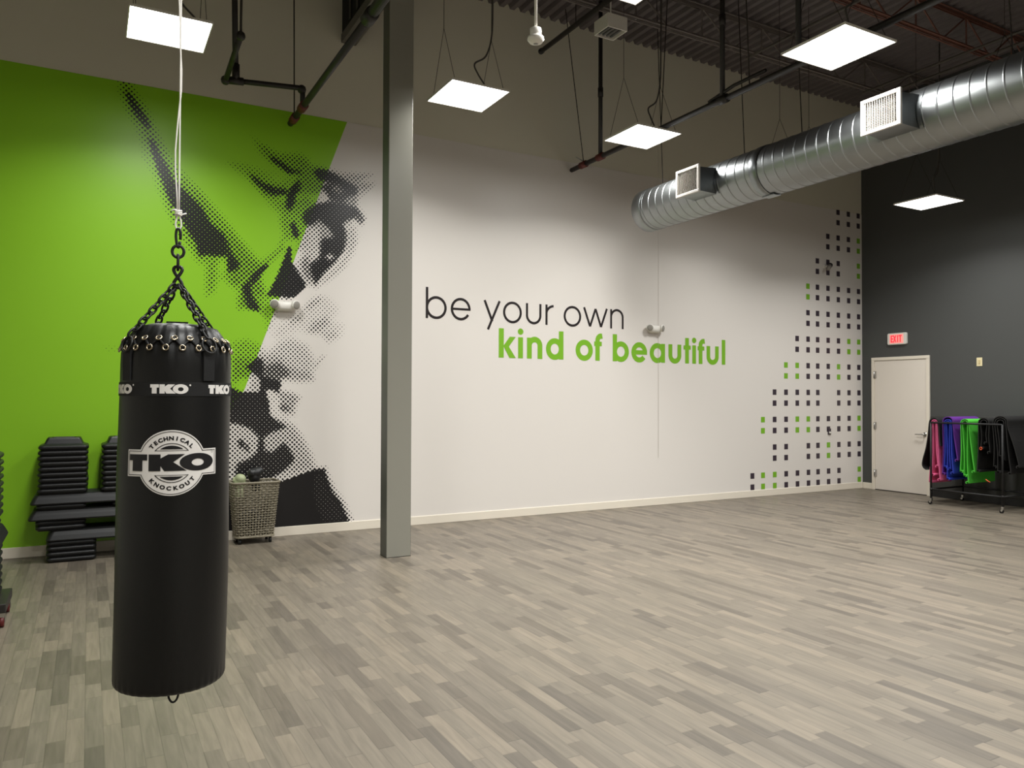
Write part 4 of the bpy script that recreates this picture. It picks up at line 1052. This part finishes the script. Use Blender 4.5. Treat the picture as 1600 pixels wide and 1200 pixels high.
def ribbon_mat(P, th, x0, x1, m, lab, grp):
    """a thin sheet with the profile P (y, z), hanging over a bar along x"""
    Q = []
    P = [Vector(p) for p in P]
    for i in range(len(P)-1):
        p0, p1, p2, p3 = P[max(i-1, 0)], P[i], P[i+1], P[min(i+2, len(P)-1)]
        for s in range(4):
            u = s/4; Q.append(.5*((2*p1)+(-p0+p2)*u+(2*p0-5*p1+4*p2-p3)*u*u+(-p0+3*p1-3*p2+p3)*u**3))
    Q.append(P[-1]); n = len(Q); A = []; B = []
    for i, p in enumerate(Q):
        t = (Q[min(i+1, n-1)]-Q[max(i-1, 0)]).normalized(); nn = Vector((-t.y, t.x))*th/2
        A.append(p+nn); B.append(p-nn)
    V = []; 
    xs = [x0, x0+.1, (x0+x1)/2, x1]
    for j, x in enumerate(xs):
        for q in A+B: V.append((x, q.x+.004*math.sin(j*2+q.y*9)*(j > 0), q.y))
    m2 = 2*n; F = []
    for j in range(len(xs)-1):
        for i in range(n-1):
            F.append((j*m2+i, j*m2+i+1, (j+1)*m2+i+1, (j+1)*m2+i)); F.append((j*m2+n+i+1, j*m2+n+i, (j+1)*m2+n+i, (j+1)*m2+n+i+1))
        F.append((j*m2, (j+1)*m2, (j+1)*m2+n, j*m2+n)); F.append((j*m2+n-1, j*m2+2*n-1, (j+1)*m2+2*n-1, (j+1)*m2+n-1))
    e = len(xs)-1
    for i in range(n-1):
        F.append((i, n+i, n+i+1, i+1)); F.append((e*m2+i, e*m2+i+1, e*m2+n+i+1, e*m2+n+i))
    o = mesh('exercise_mat', V, F, m, None, False)
    for f_ in o.data.polygons[:]: f_.use_smooth = False
    return tag(o, lab, 'exercise mat', grp)
def drape(l, top, hw, r, roll=.016):
    """left roll, over the bar, right roll"""
    yb, zt = top; P = []
    def curl(c, s):
        return [(c[0]+s*roll*math.sin(a), c[1]+roll*(1-math.cos(a))-roll) for a in [R(d_) for d_ in (330, 285, 240, 195, 150, 110, 75)]]
    c = curl(l, 1); P += c
    P += [(l[0]+roll*1.0, l[1]+.03), (l[0]+.35*(yb+hw-l[0]), l[1]+.4*(zt-l[1])), (yb+hw, zt-hw*1.6), (yb+hw*.92, zt-hw*.55), (yb+hw*.5, zt-hw*.12), (yb, zt), (yb-hw*.5, zt-hw*.12), (yb-hw*.92, zt-hw*.55), (yb-hw, zt-hw*1.6)]
    P += [(r[0]+.35*(yb-hw-r[0]), r[1]+.4*(zt-r[1])), (r[0]-roll, r[1]+.03)]
    P += curl(r, -1)[::-1]
    return P
mp = mat('pink foam', (226, 104, 150), .6); mv = mat('purple foam', (98, 40, 140), .6); mbl = mat('blue foam', (44, 62, 176), .6); mg = mat('bright green foam', (82, 196, 62), .6); mk = mat('black foam', (27, 26, 26), .6)
GM = 'folded mats on the rack'
ribbon_mat([(6.752, .493), (6.793, .489), (6.829, .51), (6.848, .557), (6.835, .641), (6.791, .796), (6.758, .99), (6.743, 1.142), (6.724, 1.201), (6.674, 1.229), (6.624, 1.21), (6.602, 1.147), (6.584, .903), (6.578, .85), (6.571, .842)], .012, 10.56, 11.15, mk, 'black mat at the door end of the rack, behind the pink ones', GM)
mats_ = [(mp, (6.692, .42), (6.664, 1.184), .0215, (6.634, .545), 'pink mat with its front roll ending high on the rack', 11.1),
 (mp, (6.728, .318), (6.664, 1.205), .0385, (6.603, .358), 'pink mat reaching lowest at the door end of the rack', 11.05),
 (mv, (6.533, .446), (6.467, 1.25), .073, (6.352, .65), 'purple mat draped outside the blue mats', 11.2),
 (mbl, (6.507, .544), (6.467, 1.215), .047, (6.415, .467), 'outer blue mat inside the purple drape', 11.15),
 (mbl, (6.468, .38), (6.466, 1.193), .026, (6.452, .52), 'inner blue mat hanging lowest under the purple drape', 11.1),
 (mg, (6.280, .501), (6.229, 1.225), .055, (6.122, .51), 'outer bright green mat in the middle of the rack', 11.2),
 (mg, (6.231, .446), (6.228, 1.204), .034, (6.205, .357), 'inner bright green mat reaching lowest in the middle', 11.2),
 (mk, (6.051, .528), (5.976, 1.245), .070, (5.912, .787), 'outer black mat right of the green mats', 11.2),
 (mk, (5.998, .842), (5.974, 1.222), .042, (5.955, .911), 'short inner black mat right of the green mats', 11.15),
 (mk, (5.832, .599), (5.759, 1.275), .096, (5.548, .622), 'outermost black mat at the far right end of the rack', 11.2),
 (mk, (5.782, .538), (5.759, 1.255), .070, (5.65, .531), 'middle black mat at the far right end of the rack', 11.2),
 (mk, (5.760, .74), (5.759, 1.228), .043, (5.725, .70), 'inner black mat at the far right end of the rack', 11.15)]
for m, l, tp, hw, r_, lab, xe in mats_:
    ribbon_mat(drape(l, tp, hw, r_), .009, 10.56, xe, m, lab, GM)
M_orange = mat('orange strap', (214, 84, 40), .6)
tag(MB().tube([(10.55, 6.007+.014*math.cos(u), .836+.018*math.sin(u)) for u in [2*PI*j/14 for j in range(14)]], .005, 6, True).build('mat_strap', M_orange), 'small orange strap loop on the black mats, upper one', 'strap')
tag(MB().tube([(10.55, 5.945, .425), (10.548, 5.92, .408), (10.55, 5.89, .392)], .007, 6).build('mat_strap', M_orange), 'short orange strap end below the black mats', 'strap')
